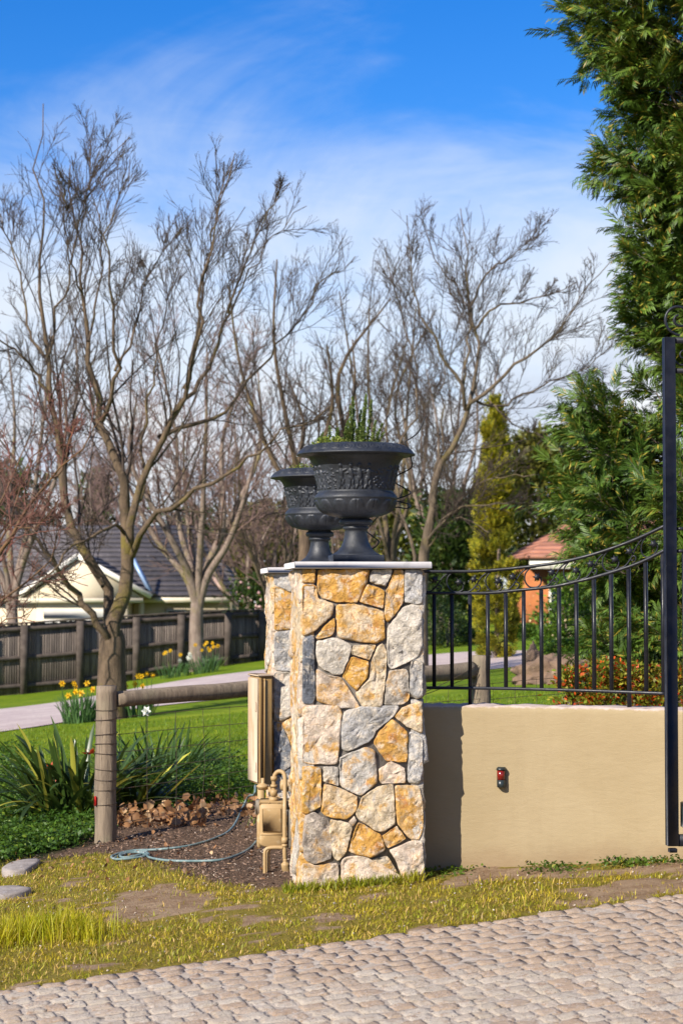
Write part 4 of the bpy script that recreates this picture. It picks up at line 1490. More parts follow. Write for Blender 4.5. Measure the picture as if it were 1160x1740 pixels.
# body: upright case with a round belly
def case(x0, x1, y0, y1, d0, d1, bottom_r, name, mat):
    a_, b_ = ML(x0, y1), ML(x1, y0)
    w, z0, z1 = b_[0] - a_[0], a_[2], b_[2]
    cx = (a_[0] + b_[0]) / 2
    pts = []
    for k in range(13):
        an = math.pi + math.pi * k / 12
        pts.append((cx + w / 2 * math.cos(an), z0 + bottom_r + bottom_r * math.sin(an)))
    pts += [(cx + w / 2, z1 - 0.012), (cx + w / 2 - 0.010, z1), (cx - w / 2 + 0.010, z1), (cx - w / 2, z1 - 0.012)]
    n = len(pts)
    V, e = [], 0.006
    cz = (z0 + z1) / 2
    for d, s in ((d0, 0.94), (d0 + e, 1.0), (d1 - e, 1.0), (d1, 0.94)):
        for x, z in pts:
            V.append((cx + (x - cx) * s, d, cz + (z - cz) * s))
    for d in (d0, d1):
        V.append((cx, d, cz))
    i = np.arange(n); j = (i + 1) % n
    q = np.concatenate([np.stack([k * n + i, k * n + j, (k + 1) * n + j, (k + 1) * n + i], 1) for k in range(3)])
    t = np.concatenate([np.stack([j, i, np.full(n, 4 * n)], 1), np.stack([3 * n + i, 3 * n + j, np.full(n, 4 * n + 1)], 1)])
    return link(name, mesh_np(name, V, q, t, False), meter, None, mat)
case(180, 360, 1062, 1385, -0.05, 0.13, 0.022, 'body', BEIGE)
a_, b_ = ML(200, 1270), ML(340, 1095)
MB().box(((a_[0] + b_[0]) / 2, -0.052, (a_[2] + b_[2]) / 2), (b_[0] - a_[0], 0.010, b_[2] - a_[2]), bev=0.004).build('front_panel', BEIGE, meter)
case(160, 196, 1140, 1395, -0.02, 0.11, 0.02, 'diaphragm_cover', BEIGE)
case(382, 420, 1110, 1400, -0.02, 0.11, 0.02, 'rear_cover', GREYM)
a_, b_ = ML(176, 1072), ML(392, 1045)
MB().box(((a_[0] + b_[0]) / 2, 0.04, (a_[2] + b_[2]) / 2), (b_[0] - a_[0], 0.15, b_[2] - a_[2]), bev=0.003).build('top_flange', BEIGE, meter)
a_, b_ = ML(146, 1150), ML(178, 1048)
MB().box(((a_[0] + b_[0]) / 2, 0.05, (a_[2] + b_[2]) / 2), (b_[0] - a_[0], 0.10, b_[2] - a_[2]), bev=0.003).build('bracket', GREYM, meter)
for x in (186, 250, 318, 384):
    p = ML(x, 1058, -0.040)
    mb = MB().box(p, (0.009, 0.012, 0.009), bev=0.002)
    mb.build('bolt', BEIGE, meter)
a_, b_ = ML(184, 1290), ML(356, 1283)
MB().box(((a_[0] + b_[0]) / 2, -0.050, (a_[2] + b_[2]) / 2), (b_[0] - a_[0], 0.006, 0.004)).build('seam', BEIGE, meter)
mb = MB()
loop = [ML(283, 1040, -.01), ML(283, 960, -.01), ML(284, 890, -.01), ML(292, 852, -.01), ML(315, 829, -.015), ML(342, 829, -.02), ML(362, 850, -.025), ML(367, 890, -.03), ML(367, 1000, -.045), ML(367, 1120, -.07), ML(367, 1300, -.075), ML(367, 1420, -.075), ML(370, 1470, -.07)]
mb.tube(resample(np.array(loop), 70), 0.0105, 12)
mb.build('riser_pipe', BEIGE, meter, True)
def collar(x, y, d, r, h, name='union'):
    p = ML(x, y, d)
    MB().lathe([(0.001, -h / 2), (r, -h / 2), (r * 1.06, 0), (r, h / 2), (0.001, h / 2)], 12, p).build(name, BEIGE, meter)
collar(283, 1035, -.01, 0.022, 0.022); collar(283, 985, -.01, 0.018, 0.03); collar(283, 935, -.01, 0.0165, 0.012); collar(284, 880, -.01, 0.0155, 0.02)
collar(367, 1325, -.075, 0.0155, 0.028); collar(367, 1362, -.075, 0.014, 0.012)
mb = MB()
el_ = [ML(370, 1462, -.072), ML(372, 1500, -.07), ML(376, 1530, -.066), ML(388, 1560, -.06), ML(408, 1580, -.05), ML(440, 1592, -.03)]
mb.tube(resample(np.array(el_), 26), np.interp(np.linspace(0, 1, 26), [0, .12, .2, .5, .75, 1], [.011, .011, .022, .021, .0165, .016]), 14)
mb.build('elbow', BEIGE, meter, True)
gb = mzero
mb = MB()
for d, x2 in ((-.075, 222), (-.045, 246)):
    z = -0.02
    pts = [ML(356, 1380, d), ML(300, 1378, d), ML(252, 1382, d), ML(x2 + 8, 1393, d), ML(x2, 1420, d), ML(x2, 1520, d), np.array([ML(x2, 1520)[0], d, z])]
    mb2 = MB(); mb2.tube(resample(np.array(pts), 40), 0.0088, 10); mb2.build('support_pipe', BEIGE, meter, True)
# regulator at the side with its vent stem
p = ML(200, 945, 0.03)
MB().lathe([(0.001, -.016), (0.022, -.016), (0.026, -.006), (0.030, -.003), (0.030, .004), (0.026, .008), (0.012, .014), (0.009, .018), (0.009, .040), (0.001, .041)], 20, p).build('regulator', BEIGE, meter, True)
mb = MB(); mb.tube(resample(np.array([ML(225, 948, .03), ML(250, 960, .02), ML(268, 985, 0), ML(283, 1000, -.01)]), 12), 0.009, 10); mb.build('side_pipe', BEIGE, meter, True)
p = ML(400, 945, 0.10)
MB().lathe([(0.001, -.05), (0.018, -.05), (0.028, -.042), (0.028, .045), (0.001, .05)], 20, p, axis='x').build('filter_drum', BEIGE, meter, True)
p = ML(405, 1095, 0.06)
MB().box(p, (0.06, 0.03, 0.035), bev=0.004).build('tag_plate', BEIGE, meter)

# ------------------------------------------------------------------ meter cabinet on the rear pillar
BXY = 10.75
CABF = simple('cabinet_paint', (0.36, 0.225, 0.085), (0.31, 0.19, 0.07), 5, 0.6, 0.1, 60, 0.004, c3=(0.42, 0.28, 0.13), scale3=16)
CABLIT = simple('cabinet_worn_sunlit', (0.50, 0.40, 0.29), (0.40, 0.29, 0.19), 5, 0.75, 0.3, 60, 0.004, stretch=(1, 1, 0.25), c3=(0.34, 0.23, 0.13), scale3=9)  # streaky wear on a paler paint; sunlight on the side is in the colour
bp = P(441, 1334, BXY)
btop = P(441, 1150, BXY)
bh = btop[2] - bp[2]
cab = empty('meter_cabinet', (bp[0], BXY, bp[2]), math.radians(17.5), 'tall weathered beige utility cabinet fixed to the rear stone pillar', 'cabinet')
MB().box((0.035, 0.105, bh / 2), (0.07, 0.205, bh), bev=0.003).build('case', CABF, cab)
MB().box((-0.006, 0.106, bh / 2 + 0.002), (0.010, 0.195, bh - 0.02), bev=0.002).build('side_door', CABLIT, cab)
MB().box((0.004, -0.006, bh / 2), (0.010, 0.009, bh - 0.01), bev=0.002).build('door_edge', CABF, cab)
MB().box((0.026, -0.004, bh / 2), (0.006, 0.008, bh - 0.02)).build('corner_bead', CABF, cab)
MB().box((0.034, 0.102, bh + 0.006), (0.088, 0.225, 0.010), bev=0.003).build('lid', CABLIT, cab)
for z in (0.16, 0.72):
    MB().box((-0.013, 0.03, bh * z), (0.006, 0.022, 0.05), bev=0.002).build('hinge', CABLIT, cab)
mb = MB(); mb.tube(np.array([(0.036, 0.1, 0.002), (0.036, 0.1, -0.30), (0.036, 0.1, -0.62)]), 0.02, 12); mb.build('conduit', BEIGE, cab, True)

# ------------------------------------------------------------------ post and rail fence with wire
m, nt, b = nodes_of('weathered_timber')
T = NT(nt); co = T.coord('Object')
col = T.mix(T.ramp(T.noise(co, 5, 7, 0.65, 0.5, (6, 6, 0.8)), 0.32, 0.68), (0.25, 0.19, 0.13), (0.145, 0.108, 0.075))
col = T.mix(T.ramp(T.noise(co, 9, 7, 0.7, 0.2, (9, 9, 0.5)), 0.57, 0.66), col, (0.075, 0.055, 0.04))
col = T.mix(T.ramp(T.noise(co, 3, 5, 0.6), 0.5, 0.75), col, (0.22, 0.19, 0.12))
T.link(col, b.inputs['Base Color']); b.inputs['Roughness'].default_value = 0.9
T.link(T.bump(T.noise(co, 9, 8, 0.7, 0.3, (9, 9, 0.6)), 0.7, 0.012), b.inputs['Normal'])
TIMBER = m
WIRE = simple('rusty_wire', (0.075, 0.06, 0.05), (0.11, 0.075, 0.05), 30, 0.7, metal=0.3)
f1 = P(179.5, 1425, 11.55)
f2 = P(817, 1195, 13.3)
p1 = np.array([f1[0], 11.55, float(zg(f1[0], 11.55))])
p2 = np.array([f2[0], 13.3, float(zg(f2[0], 13.3))])
rf_ = empty('rail_fence', tuple(p1), 0, 'round timber post and rail fence with wire mesh behind the pillars', 'fence')
def log(name, a, b_, r0, r1, seed, parent, org, n=18, K=26, squash=1.0):
    a, b_ = np.asarray(a, float), np.asarray(b_, float)
    t = np.linspace(0, 1, K)[:, None]
    pts = a + (b_ - a) * t
    for k in range(K):
        pts[k] += 0.006 * np.array([mnoise.noise(Vector((seed, k * .25, 1))), mnoise.noise(Vector((seed, k * .25, 5))), mnoise.noise(Vector((seed, k * .25, 9)))])
    d = (b_ - a) / np.linalg.norm(b_ - a)
    ref = np.array([0, 0, 1.0]) if abs(d[2]) < 0.8 else np.array([1.0, 0, 0])
    u = np.cross(d, ref); u /= np.linalg.norm(u); w = np.cross(d, u)
    V = []
    for k in range(K):
        for i in range(n):
            an = 2 * math.pi * i / n
            rr_ = (r0 + (r1 - r0) * k / (K - 1)) * (1 + 0.05 * mnoise.noise(Vector((math.cos(an) * 1.6 + seed, math.sin(an) * 1.6, k * 0.10))) + 0.02 * mnoise.noise(Vector((math.cos(an) * 6, math.sin(an) * 6 + seed, k * .3))))
            V.append(pts[k] + u * rr_ * math.cos(an) + w * rr_ * math.sin(an))
    V = np.array(V)
    i = np.arange(n); j = (i + 1) % n
    q = np.concatenate([np.stack([k * n + i, k * n + j, (k + 1) * n + j, (k + 1) * n + i], 1) for k in range(K - 1)])
    V = np.vstack([V, pts[0], pts[-1], pts[-1] + (pts[-1] - pts[-2]) * 0.02])
    c0, c1 = K * n, K * n + 1
    t_ = np.concatenate([np.stack([j, i, np.full(n, c0)], 1), np.stack([(K - 1) * n + i, (K - 1) * n + j, np.full(n, c1)], 1)])
    return link(name, mesh_np(name, V - org, q, t_, True), parent, None, TIMBER)
top1 = P(179.5, 1165, 11.55)[2]
top2 = P(817, 1114, 13.3)[2]
post1 = log('post', p1 + (0, 0, -0.15), (p1[0], p1[1], top1), 0.064, 0.060, 1.1, rf_, p1)
post2 = log('post', p2 + (0, 0, -0.15), (p2[0], p2[1], top2), 0.065, 0.061, 2.7, rf_, p1)
ra, rb = P(196, 1189, 11.57), P(803, 1139, 13.28)
log('rail', ra, rb, 0.047, 0.056, 5.3, rf_, p1, 16, 40)
# rail carries on out of sight beyond the second post
dirv = (rb - ra) / np.linalg.norm(rb - ra)
# wires
def wire_set(a0, a1, a_top, b_top, a_gz, b_gz, rows, cols, seed, parent, name):
    mb = MB()
    r = random.Random(seed)
    for k in range(rows):
        f = (k + 0.3) / rows
        K = 14
        pts = []
        for i in range(K):
            t = i / (K - 1)
            p = a0 + (a1 - a0) * t
            zt = a_top + (b_top - a_top) * t
            zb_ = a_gz + (b_gz - a_gz) * t
            pts.append((p[0], p[1], zb_ + (zt - zb_) * (1 - f) + 0.006 * math.sin(t * 9 + k)))
        mb.tube(np.array(pts), 0.0018, 4, False)
    for k in range(cols):
        t = (k + 0.5) / cols
        p = a0 + (a1 - a0) * t
        zt = a_top + (b_top - a_top) * t
        zb_ = a_gz + (b_gz - a_gz) * t
        mb.tube(np.array([(p[0], p[1], zt - 0.02), (p[0] + r.gauss(0, .008), p[1], (zt + zb_) / 2), (p[0] + r.gauss(0, .01), p[1], zb_)]), 0.0015, 4, False)
    v, q, t = mb.arrays()
    o = link(name, mesh_np(name, v - p1, q, t, True), parent, None, WIRE)
    return o
fr1, fr2 = p1 + np.array([0, -0.05, 0]), p2 + np.array([0, -0.05, 0])
wire_set(fr1, fr2, top1 - 0.16, top2 - 0.16, p1[2] + .03, p2[2] + .03, 7, 15, 4, rf_, 'wire_mesh')
e2 = np.array([P(1230, 1190, 14.6)[0], 14.6, 0]); e2[2] = float(zg(e2[0], e2[1]))
wire_set(fr2, e2, top2 - 0.16, e2[2] + .62, p2[2] + .03, e2[2] + .03, 6, 12, 8, rf_, 'wire_mesh')
for k in range(2):                               # loose diagonal stay wires
    mb = MB()
    a_ = P(700 - 30 * k, 1185 + 12 * k, 12.9); b_ = P(812, 1130 + 14 * k, 13.23)
    mb.tube(resample(np.array([a_, (a_ + b_) / 2 + (0, 0, -0.01), b_]), 10), 0.0024, 5)
    v, q, t = mb.arrays()
    link('stay_wire', mesh_np('stay_wire', v - p1, q, t), rf_, None, WIRE)
for k in range(9):                               # wire turns round the first post
    z = top1 - 0.135 - 0.067 * k + 0.012 * math.sin(k * 2.1)
    an = np.linspace(0, 2 * math.pi, 30)
    pts = np.stack([0.0655 * np.cos(an), 0.0655 * np.sin(an), z - p1[2] + 0.006 * np.sin(an * 1 + k)], -1)
    v, q = tubes(pts[None], np.full((1, 30), 0.0021), 5)
    link('wire_turn', mesh_np('wire_turn', v, q, None, True), post1, None, WIRE)
RED = simple('red_plastic', (0.55, 0.02, 0.015), (0.42, 0.015, 0.012), 20, 0.4)
rt = P(162.5, 1361, 11.5)
o = MB().box((0, 0, 0), (0.012, 0.02, 0.055), bev=0.003).build('insulator', RED, rf_, False, tuple(rt - p1))
o['label'] = 'small red plastic clip on the post'

# ------------------------------------------------------------------ hose on the mulch
HOSE = simple('hose_plastic', (0.17, 0.235, 0.225), (0.10, 0.155, 0.155), 12, 0.45, c3=(0.42, 0.46, 0.43), scale3=40)
def gp(px, py, h=0.012):
    p = G(px, py); p[2] += h; return p
hp = [P(434, 1335, 10.1), P(432, 1350, 10.05), gp(420, 1378, .08), gp(396, 1408, .012), gp(365, 1428), gp(320, 1441), gp(270, 1447), gp(225, 1449), gp(196, 1456), gp(190, 1461), gp(205, 1464), gp(245, 1459), gp(252, 1454), gp(225, 1452), gp(200, 1459), gp(195, 1464), gp(222, 1461), gp(250, 1452),
      gp(235, 1449), gp(205, 1455), gp(212, 1461), gp(245, 1455), gp(255, 1461), gp(285, 1466), gp(330, 1467), gp(375, 1465), gp(405, 1456), gp(425, 1445), gp(436, 1433)]
mb = MB(); mb.tube(resample(np.array(hp), 260), 0.0065, 8)
prop(mb.build('garden_hose', HOSE, None, True), 'pale blue-green garden hose looped across the mulch', 'hose')

# ------------------------------------------------------------------ flat stones in the verge
FLAT = simple('flat_stone', (0.32, 0.275, 0.24), (0.23, 0.195, 0.17), 9, 0.85, 0.5, 50, 0.01, c3=(0.36, 0.33, 0.31), scale3=30)
def flat_stone(px_pts, label, th=0.03):
    g = np.array([G(x, y) for x, y in px_pts])
    c = g.mean(0)
    p = g[:, :2] - c[:2]
    for _ in range(2):
        p = np.stack([p * .8 + np.roll(p, -1, 0) * .2, p * .2 + np.roll(p, -1, 0) * .8], 1).reshape(-1, 2)
    n = len(p)
    V = []
    for s, z in ((1.0, -0.05), (1.0, th * .6), (0.97, th * .9), (0.8, th), (0.4, th * 1.05)):
        for i in range(n):
            V.append((p[i, 0] * s, p[i, 1] * s, z + 0.004 * mnoise.noise(Vector((p[i, 0] * s * 20, p[i, 1] * s * 20, 3))) + 0.08 * p[i, 0] * s))
    V.append((0, 0, th * 1.05))
    i = np.arange(n); j = (i + 1) % n
    q = np.concatenate([np.stack([k * n + i, k * n + j, (k + 1) * n + j, (k + 1) * n + i], 1) for k in range(4)])
    t = np.stack([4 * n + i, 4 * n + j, np.full(n, 5 * n)], 1)
    o = link('flat_stone', mesh_np('flat_stone', V, q, t, True), None, tuple(c), FLAT)
    prop(o, label, 'stone', 'stepping stones in the verge')
flat_stone([(2, 1483), (18, 1473), (45, 1467), (70, 1467), (66, 1473), (48, 1485), (25, 1488), (6, 1488)], 'flat grey stepping stone with a pointed end farther from the cobbles')
flat_stone([(-40, 1522), (-5, 1514), (30, 1513), (58, 1518), (40, 1525), (5, 1531), (-40, 1533)], 'flat grey stepping stone behind the sunlit grass tuft')

# ------------------------------------------------------------------ fallen leaves
def leaf_litter(N, pxs, label, name, spread, smax=0.075):
    c = np.array([G(RNG.uniform(*pxs[0]), RNG.uniform(*pxs[1])) for _ in range(N)])
    c[:, 2] += np.abs(RNG.normal(0, spread, N)) + 0.008
    tv = np.array([[0, 0, 0], [.35, -.28, .10], [.30, -.05, 0], [.8, -.36, .22], [.62, 0, .06], [1, 0, .25], [.8, .36, .22], [.30, .05, 0], [.35, .28, .10]])
    tf = np.array([[0, 1, 2, 2], [2, 3, 4, 4], [4, 3, 5, 5], [4, 5, 6, 6], [2, 4, 6, 7], [0, 7, 8, 8]])
    tri = np.array([[0, 1, 2], [2, 1, 3], [2, 3, 4], [4, 3, 5], [4, 5, 6], [7, 4, 6], [7, 6, 8], [0, 7, 8], [2, 4, 7], [0, 2, 7]])
    v, t = scatter(tv, tri, c, rand_frames(N), RNG.uniform(0.02, smax, N))
    v[:, 2] = np.maximum(v[:, 2], zg(v[:, 0], v[:, 1]) + 0.004)
    prop(link(name, mesh_np(name, v, None, t), None, None, MATS['dry_leaf']), label, 'leaves', kind='stuff')
leaf_litter(520, ((195, 345), (1380, 1408)), 'drift of curled brown dead leaves at the foot of the timber post', 'dead_leaves', 0.035)
leaf_litter(170, ((330, 440), (1355, 1392)), 'brown dead leaves beside the green groundcover', 'dead_leaves', 0.02)
leaf_litter(160, ((20, 480), (1400, 1500)), 'single dead leaves strewn over the mulch', 'dead_leaves', 0.002, 0.034)

# ------------------------------------------------------------------ strap-leaved plants
leafmat('clivia_leaf', (0.032, 0.060, 0.012), (0.060, 0.10, 0.017), (0.42, 0.40, 0.055), trans=0.25, rough=0.35, spec=0.5, island=0.35, scale=3, c3amt=0.16, per_object=True)
leafmat('daffodil_leaf', (0.07, 0.15, 0.045), (0.10, 0.19, 0.06), (0.19, 0.27, 0.06), trans=0.3, island=0.3, scale=3)
leafmat('narcissus_leaf', (0.04, 0.085, 0.022), (0.065, 0.12, 0.03), (0.13, 0.20, 0.04), trans=0.3, island=0.35, scale=3)
YEL = leafmat('yellow_petal', (0.80, 0.52, 0.015), (0.78, 0.44, 0.01), trans=0.3, island=0.12)
WHT = leafmat('white_petal', (0.75, 0.75, 0.66), (0.70, 0.70, 0.60), trans=0.3, island=0.1)
ORG = leafmat('orange_petal', (0.55, 0.09, 0.02), (0.45, 0.06, 0.02), trans=0.3, island=0.2)
def strap_plant(name, c, N, L, w, spread, lean, bend, mat, label, cat='plant', group=None, flowers=None, K=8, fold=0.3, split=False):
    root = empty(name, tuple(c), 0, label, cat, group)
    az = RNG.uniform(0, 2 * math.pi, N)
    rr_ = spread * np.sqrt(RNG.uniform(0, 1, N))
    bx, by = rr_ * np.cos(az), rr_ * np.sin(az)
    hd = az + RNG.normal(0, 0.5, N)
    th = np.abs(RNG.normal(lean[0], lean[1], N))
    v, q = strips(np.stack([bx, by, zg(c[0] + bx, c[1] + by) - c[2] - 0.01], -1), hd, RNG.uniform(L[0], L[1], N), RNG.uniform(w[0], w[1], N), th, np.abs(RNG.normal(bend[0], bend[1], N)), K,
                  np.interp(np.linspace(0, 1, K + 1), [0, .15, .6, .9, 1], [.7, .9, 1.0, .7, .06]), fold)
    if split:                                    # broad leaves one can pick apart: each its own part
        nv = (K + 1) * (3 if fold > 0 else 2)
        q0 = q[:len(q) // N]
        for k in range(N):
            link('leaf', mesh_np('leaf', v[k * nv:(k + 1) * nv], q0, None, True), root, None, MATS[mat])
    else:
        link('leaves', mesh_np('leaves', v, q, None, True), root, None, MATS[mat])['kind'] = 'stuff'
    if flowers:
        kind, pts = flowers
        for (dx, dy, h) in pts:
            mb = MB()
            lx, ly = RNG.normal(0, .02, 2)
            z0 = float(zg(c[0] + dx, c[1] + dy)) - c[2]
            pt = np.array([(dx, dy, z0), (dx + lx * .5, dy + ly * .5, z0 + h * .6), (dx + lx, dy + ly, z0 + h)])
            mb.tube(pt, 0.004, 5, False)
            mb.build('stalk', MATS[mat], root, True)
            tip = pt[-1]
            mb = MB()
            if kind in ('yellow', 'white'):
                s = RNG.uniform(0.036, 0.048)
                face = RNG.uniform(-2.4, -0.6)
                dF = np.array([math.cos(face), math.sin(face), RNG.uniform(-.1, .25)]); dF /= np.linalg.norm(dF)
                u = np.cross(dF, (0, 0, 1.0)); u /= np.linalg.norm(u); w_ = np.cross(u, dF)
                for k in range(6):
                    a_ = k * math.pi / 3
                    e1 = u * math.cos(a_) + w_ * math.sin(a_); e2_ = -u * math.sin(a_) + w_ * math.cos(a_)
                    mb.add([tip + e1 * .1 * s, tip + e1 * .6 * s + e2_ * .32 * s + dF * .1 * s, tip + e1 * 1.1 * s + dF * .05 * s, tip + e1 * .6 * s - e2_ * .32 * s + dF * .1 * s], [[0, 1, 2, 3]])
                ring = []
                for z, r in ((0, .2), (.45, .26), (.8, .40)):
                    for k in range(10):
                        a_ = k * math.pi / 5
                        ring.append(tip + dF * z * s + (u * math.cos(a_) + w_ * math.sin(a_)) * r * s)
                mb.add(ring, [[r * 10 + k, r * 10 + (k + 1) % 10, r * 10 + 10 + (k + 1) % 10, r * 10 + 10 + k] for r in range(2) for k in range(10)])
                mb.build('flower', YEL if kind == 'yellow' else WHT, root, False)
            else:
                for k in range(12):
                    d = RNG.normal(size=3); d[2] = abs(d[2]) * .6 + .3; d /= np.linalg.norm(d)
                    e = np.cross(d, (0.3, .5, .8)); e /= np.linalg.norm(e)
                    mb.add([tip, tip + d * .03 + e * .010, tip + d * .055, tip + d * .03 - e * .010], [[0, 1, 2, 3]])
                mb.build('flower_head', ORG, root, False)
    return root
c = G(132, 1392)
strap_plant('clivia_plant', c, 235, (0.36, 0.72), (0.026, 0.044), 0.25, (0.36, 0.32), (0.95, 0.5), 'clivia_leaf', 'dark green strap-leaved clump with orange flowers beside the timber post', 'plant', None,
            ('orange', [(-0.17, -.12, .34), (0.10, -.12, .42), (-.12, -.20, .25), (0.18, -0.1, .47)]), 9, 0.25, True)
c = G(226, 1382)
strap_plant('clivia_plant', c, 60, (0.30, 0.58), (0.022, 0.036), 0.12, (0.45, 0.3), (0.95, 0.4), 'clivia_leaf', 'smaller strap-leaved clump behind the timber post, yellow-tipped leaves', 'plant', None, None, 8, 0.25, True)
c = G(262, 1352)
strap_plant('narcissus_plant', c, 380, (0.36, 0.66), (0.010, 0.018), 0.30, (0.35, 0.25), (1.3, 0.5), 'narcissus_leaf', 'arching narrow-leaved clump with a white bloom under the rail', 'plant', None,
            ('white', [(-.06, .0, .60)]), 7, 0.2)
def bed(px, py, N, L, spread, label, kind, pts, group='daffodil clumps'):
    c0 = G(px, py)
    if c0[1] > 40.5:                             # keep clear of the paling fence
        c0 = P(px, 1000, 40.5); c0[2] = float(zg(c0[0], c0[1]))
    return strap_plant('daffodil_clump', c0, N, L, (0.012, 0.022), spread, (0.18, 0.16), (0.45, 0.3), 'daffodil_leaf', label, 'flowers', group, (kind, pts), 5, 0.2)
def fl_pts(n, sx, h0, h1):
    return [(RNG.uniform(-sx, sx), RNG.uniform(-sx * .6, sx * .3), RNG.uniform(h0, h1)) for _ in range(n)]
bed(135, 1228, 150, (0.28, 0.42), 0.20, 'yellow daffodil clump on the lawn by the path, nearest the timber post', 'yellow', fl_pts(8, .24, .34, .50))
bed(232, 1218, 110, (0.26, 0.38), 0.22, 'yellow daffodil clump at the foot of the main bare tree', 'yellow', fl_pts(9, .26, .36, .52))
bed(290, 1142, 60, (0.25, 0.4), 0.20, 'sparse yellow daffodil clump in front of the paling fence', 'yellow', fl_pts(4, .24, .4, .58))
bed(352, 1133, 110, (0.3, 0.42), 0.26, 'yellow daffodil clump beside the rear tree trunk by the paling fence', 'yellow', fl_pts(10, .24, .42, .66))
bed(314, 1135, 40, (0.22, 0.32), 0.15, 'white daffodil clump between the yellow ones by the rear trunk', 'white', fl_pts(6, .14, .3, .44))
# groundcover
def groundcover(name, pxs, N, h, leaf, mat, label, depth=0.0):
    pts = []
    poly = np.array(pxs, float)
    lo_, hi_ = poly.min(0), poly.max(0)
    x = RNG.uniform(lo_[0], hi_[0], N * 3); y = RNG.uniform(lo_[1], hi_[1], N * 3)
    d = poly_dist(x, y, poly)
    ok = d > 0
    x, y, d = x[ok][:N], y[ok][:N], d[ok][:N]
    g = np.array([G(a_, b_) for a_, b_ in zip(x[:900], y[:900])])
    # world-space jitter of ground samples keeps the cost low
    idx = RNG.integers(0, len(g), N)
    pos_ = g[idx] + np.stack([RNG.normal(0, .05, N), RNG.normal(0, .07, N), np.zeros(N)], -1)
    pos_[:, 2] = zg(pos_[:, 0], pos_[:, 1]) + h * RNG.uniform(0.05, 1, N) * (0.55 + 0.6 * np.clip(N2(pos_[:, 0], pos_[:, 1]) + .3, 0, 1))
    tv = np.array([[0, 0, 0], [.45, -.3, .08], [1, 0, -.05], [.45, .3, .08]])
    dd = RNG.normal(size=(N, 3)); dd[:, 2] = np.abs(dd[:, 2]) * .5
    v, q = scatter(tv, np.array([[0, 1, 2, 3]]), pos_, frames_along(dd), RNG.uniform(.6, 1.3, N) * leaf)
    prop(link(name, mesh_np(name, v, q), None, None, MATS[mat]), label, 'groundcover', kind='stuff')
leafmat('cover_leaf', (0.04, 0.095, 0.010), (0.075, 0.145, 0.014), (0.14, 0.20, 0.02), trans=0.35, island=0.35)
groundcover('groundcover', [(-30, 1340), (60, 1352), (165, 1395), (168, 1426), (100, 1448), (-30, 1468)], 20000, 0.11, 0.030, 'cover_leaf', 'leafy green groundcover spreading under the strap-leaved clump')
groundcover('groundcover', [(235, 1330), (300, 1305), (380, 1312), (418, 1345), (380, 1368), (300, 1376), (245, 1368)], 16000, 0.25, 0.026, 'cover_leaf', 'feathery green groundcover mound below the rail and wire')
groundcover('groundcover', [(-30, 1300), (50, 1290), (60, 1345), (-30, 1355)], 4500, 0.24, 0.035, 'cover_leaf', 'taller green leafy plants at the edge of the lawn bed')
def weeds(pxs, N, h, label):
    groundcover('weeds', pxs, N, h, 0.020, 'weed_leaf', label)
weeds([(1035, 1462), (1110, 1456), (1112, 1468), (1040, 1474)], 900, 0.045, 'green broad-leaved weeds at the foot of the tan wall')
weeds([(1115, 1456), (1200, 1450), (1200, 1466), (1118, 1469)], 900, 0.045, 'green weeds under the gate foot')
weeds([(905, 1474), (965, 1473), (965, 1481), (908, 1482)], 300, 0.028, 'small flat weeds along the wall foot below the sensor')
weeds([(735, 1483), (790, 1475), (795, 1484), (740, 1494)], 200, 0.028, 'sparse weeds in the shaded corner between pillar and wall')
leafmat('foot_grass', (0.20, 0.25, 0.016), (0.32, 0.31, 0.02), (0.42, 0.32, 0.08), trans=0.4, island=0.3)
N = 1100
x = RNG.uniform(-0.26, 0.37, N); y = 8.985 + 0.10 * (x + .2) + RNG.normal(0, .022, N) - 0.02
grass('grass_fringe', 'foot_grass', 'fringe of taller grass along the foot of the front pillar', x, y, 0.02, 0.065, 0.003, 0.006, 0.4, 0.5, 3)
# small pale bits on the ground: stones, bark and dry scraps
simple('pebble', (0.42, 0.36, 0.29), (0.30, 0.24, 0.18), 30, 0.85, island=0.4)
N = 900
x, y = RNG.uniform(-1.9, 2.0, N), RNG.uniform(7.3, 9.9, N)
ok = (y > edge_y(x) + .03) & ~((x > .3) & (y > 9.0))
x, y = x[ok], y[ok]
octa = np.array([[1, 0, 0], [-1, 0, 0], [0, .8, 0], [0, -.8, 0], [0, 0, .5], [0, 0, -.5]])
of = np.array([[0, 2, 4], [2, 1, 4], [1, 3, 4], [3, 0, 4], [2, 0, 5], [1, 2, 5], [3, 1, 5], [0, 3, 5]])
v, t = scatter(octa, of, np.stack([x, y, zg(x, y) + .006], -1), rand_frames(len(x)), RNG.uniform(.002, .008, len(x)))
prop(link('pebbles', mesh_np('pebbles', v, None, t), None, None, MATS['pebble']), 'small pale stones scattered over the verge', 'pebbles', kind='stuff')

# ------------------------------------------------------------------ paling fence
m, nt, b = nodes_of('grey_paling')
T = NT(nt); co = T.coord('Object'); oi = T.new('ShaderNodeObjectInfo')
h = T.new('ShaderNodeHueSaturation')
col = T.mix(T.ramp(T.noise(T.pos(), 3, 6, 0.65, 0.3, (8, 8, .7)), 0.35, 0.65), (0.17, 0.135, 0.11), (0.10, 0.077, 0.064))
T.link(T.ramp(oi.outputs['Random'], 0, 1, 0.7, 1.35), h.inputs['Value']); T.link(col, h.inputs['Color'])
T.link(h.outputs[0], b.inputs['Base Color']); b.inputs['Roughness'].default_value = 0.9
PALE = m
DARKT = simple('dark_timber', (0.10, 0.078, 0.064), (0.06, 0.046, 0.038), 6, 0.9)
PTOP = [(-420, 1088, 39.6), (-60, 1067, 41.6), (0, 1063, 42.0), (238, 1047, 43.3), (381, 1039, 44.2), (448, 1038, 44.6), (520, 1036, 45.0)]
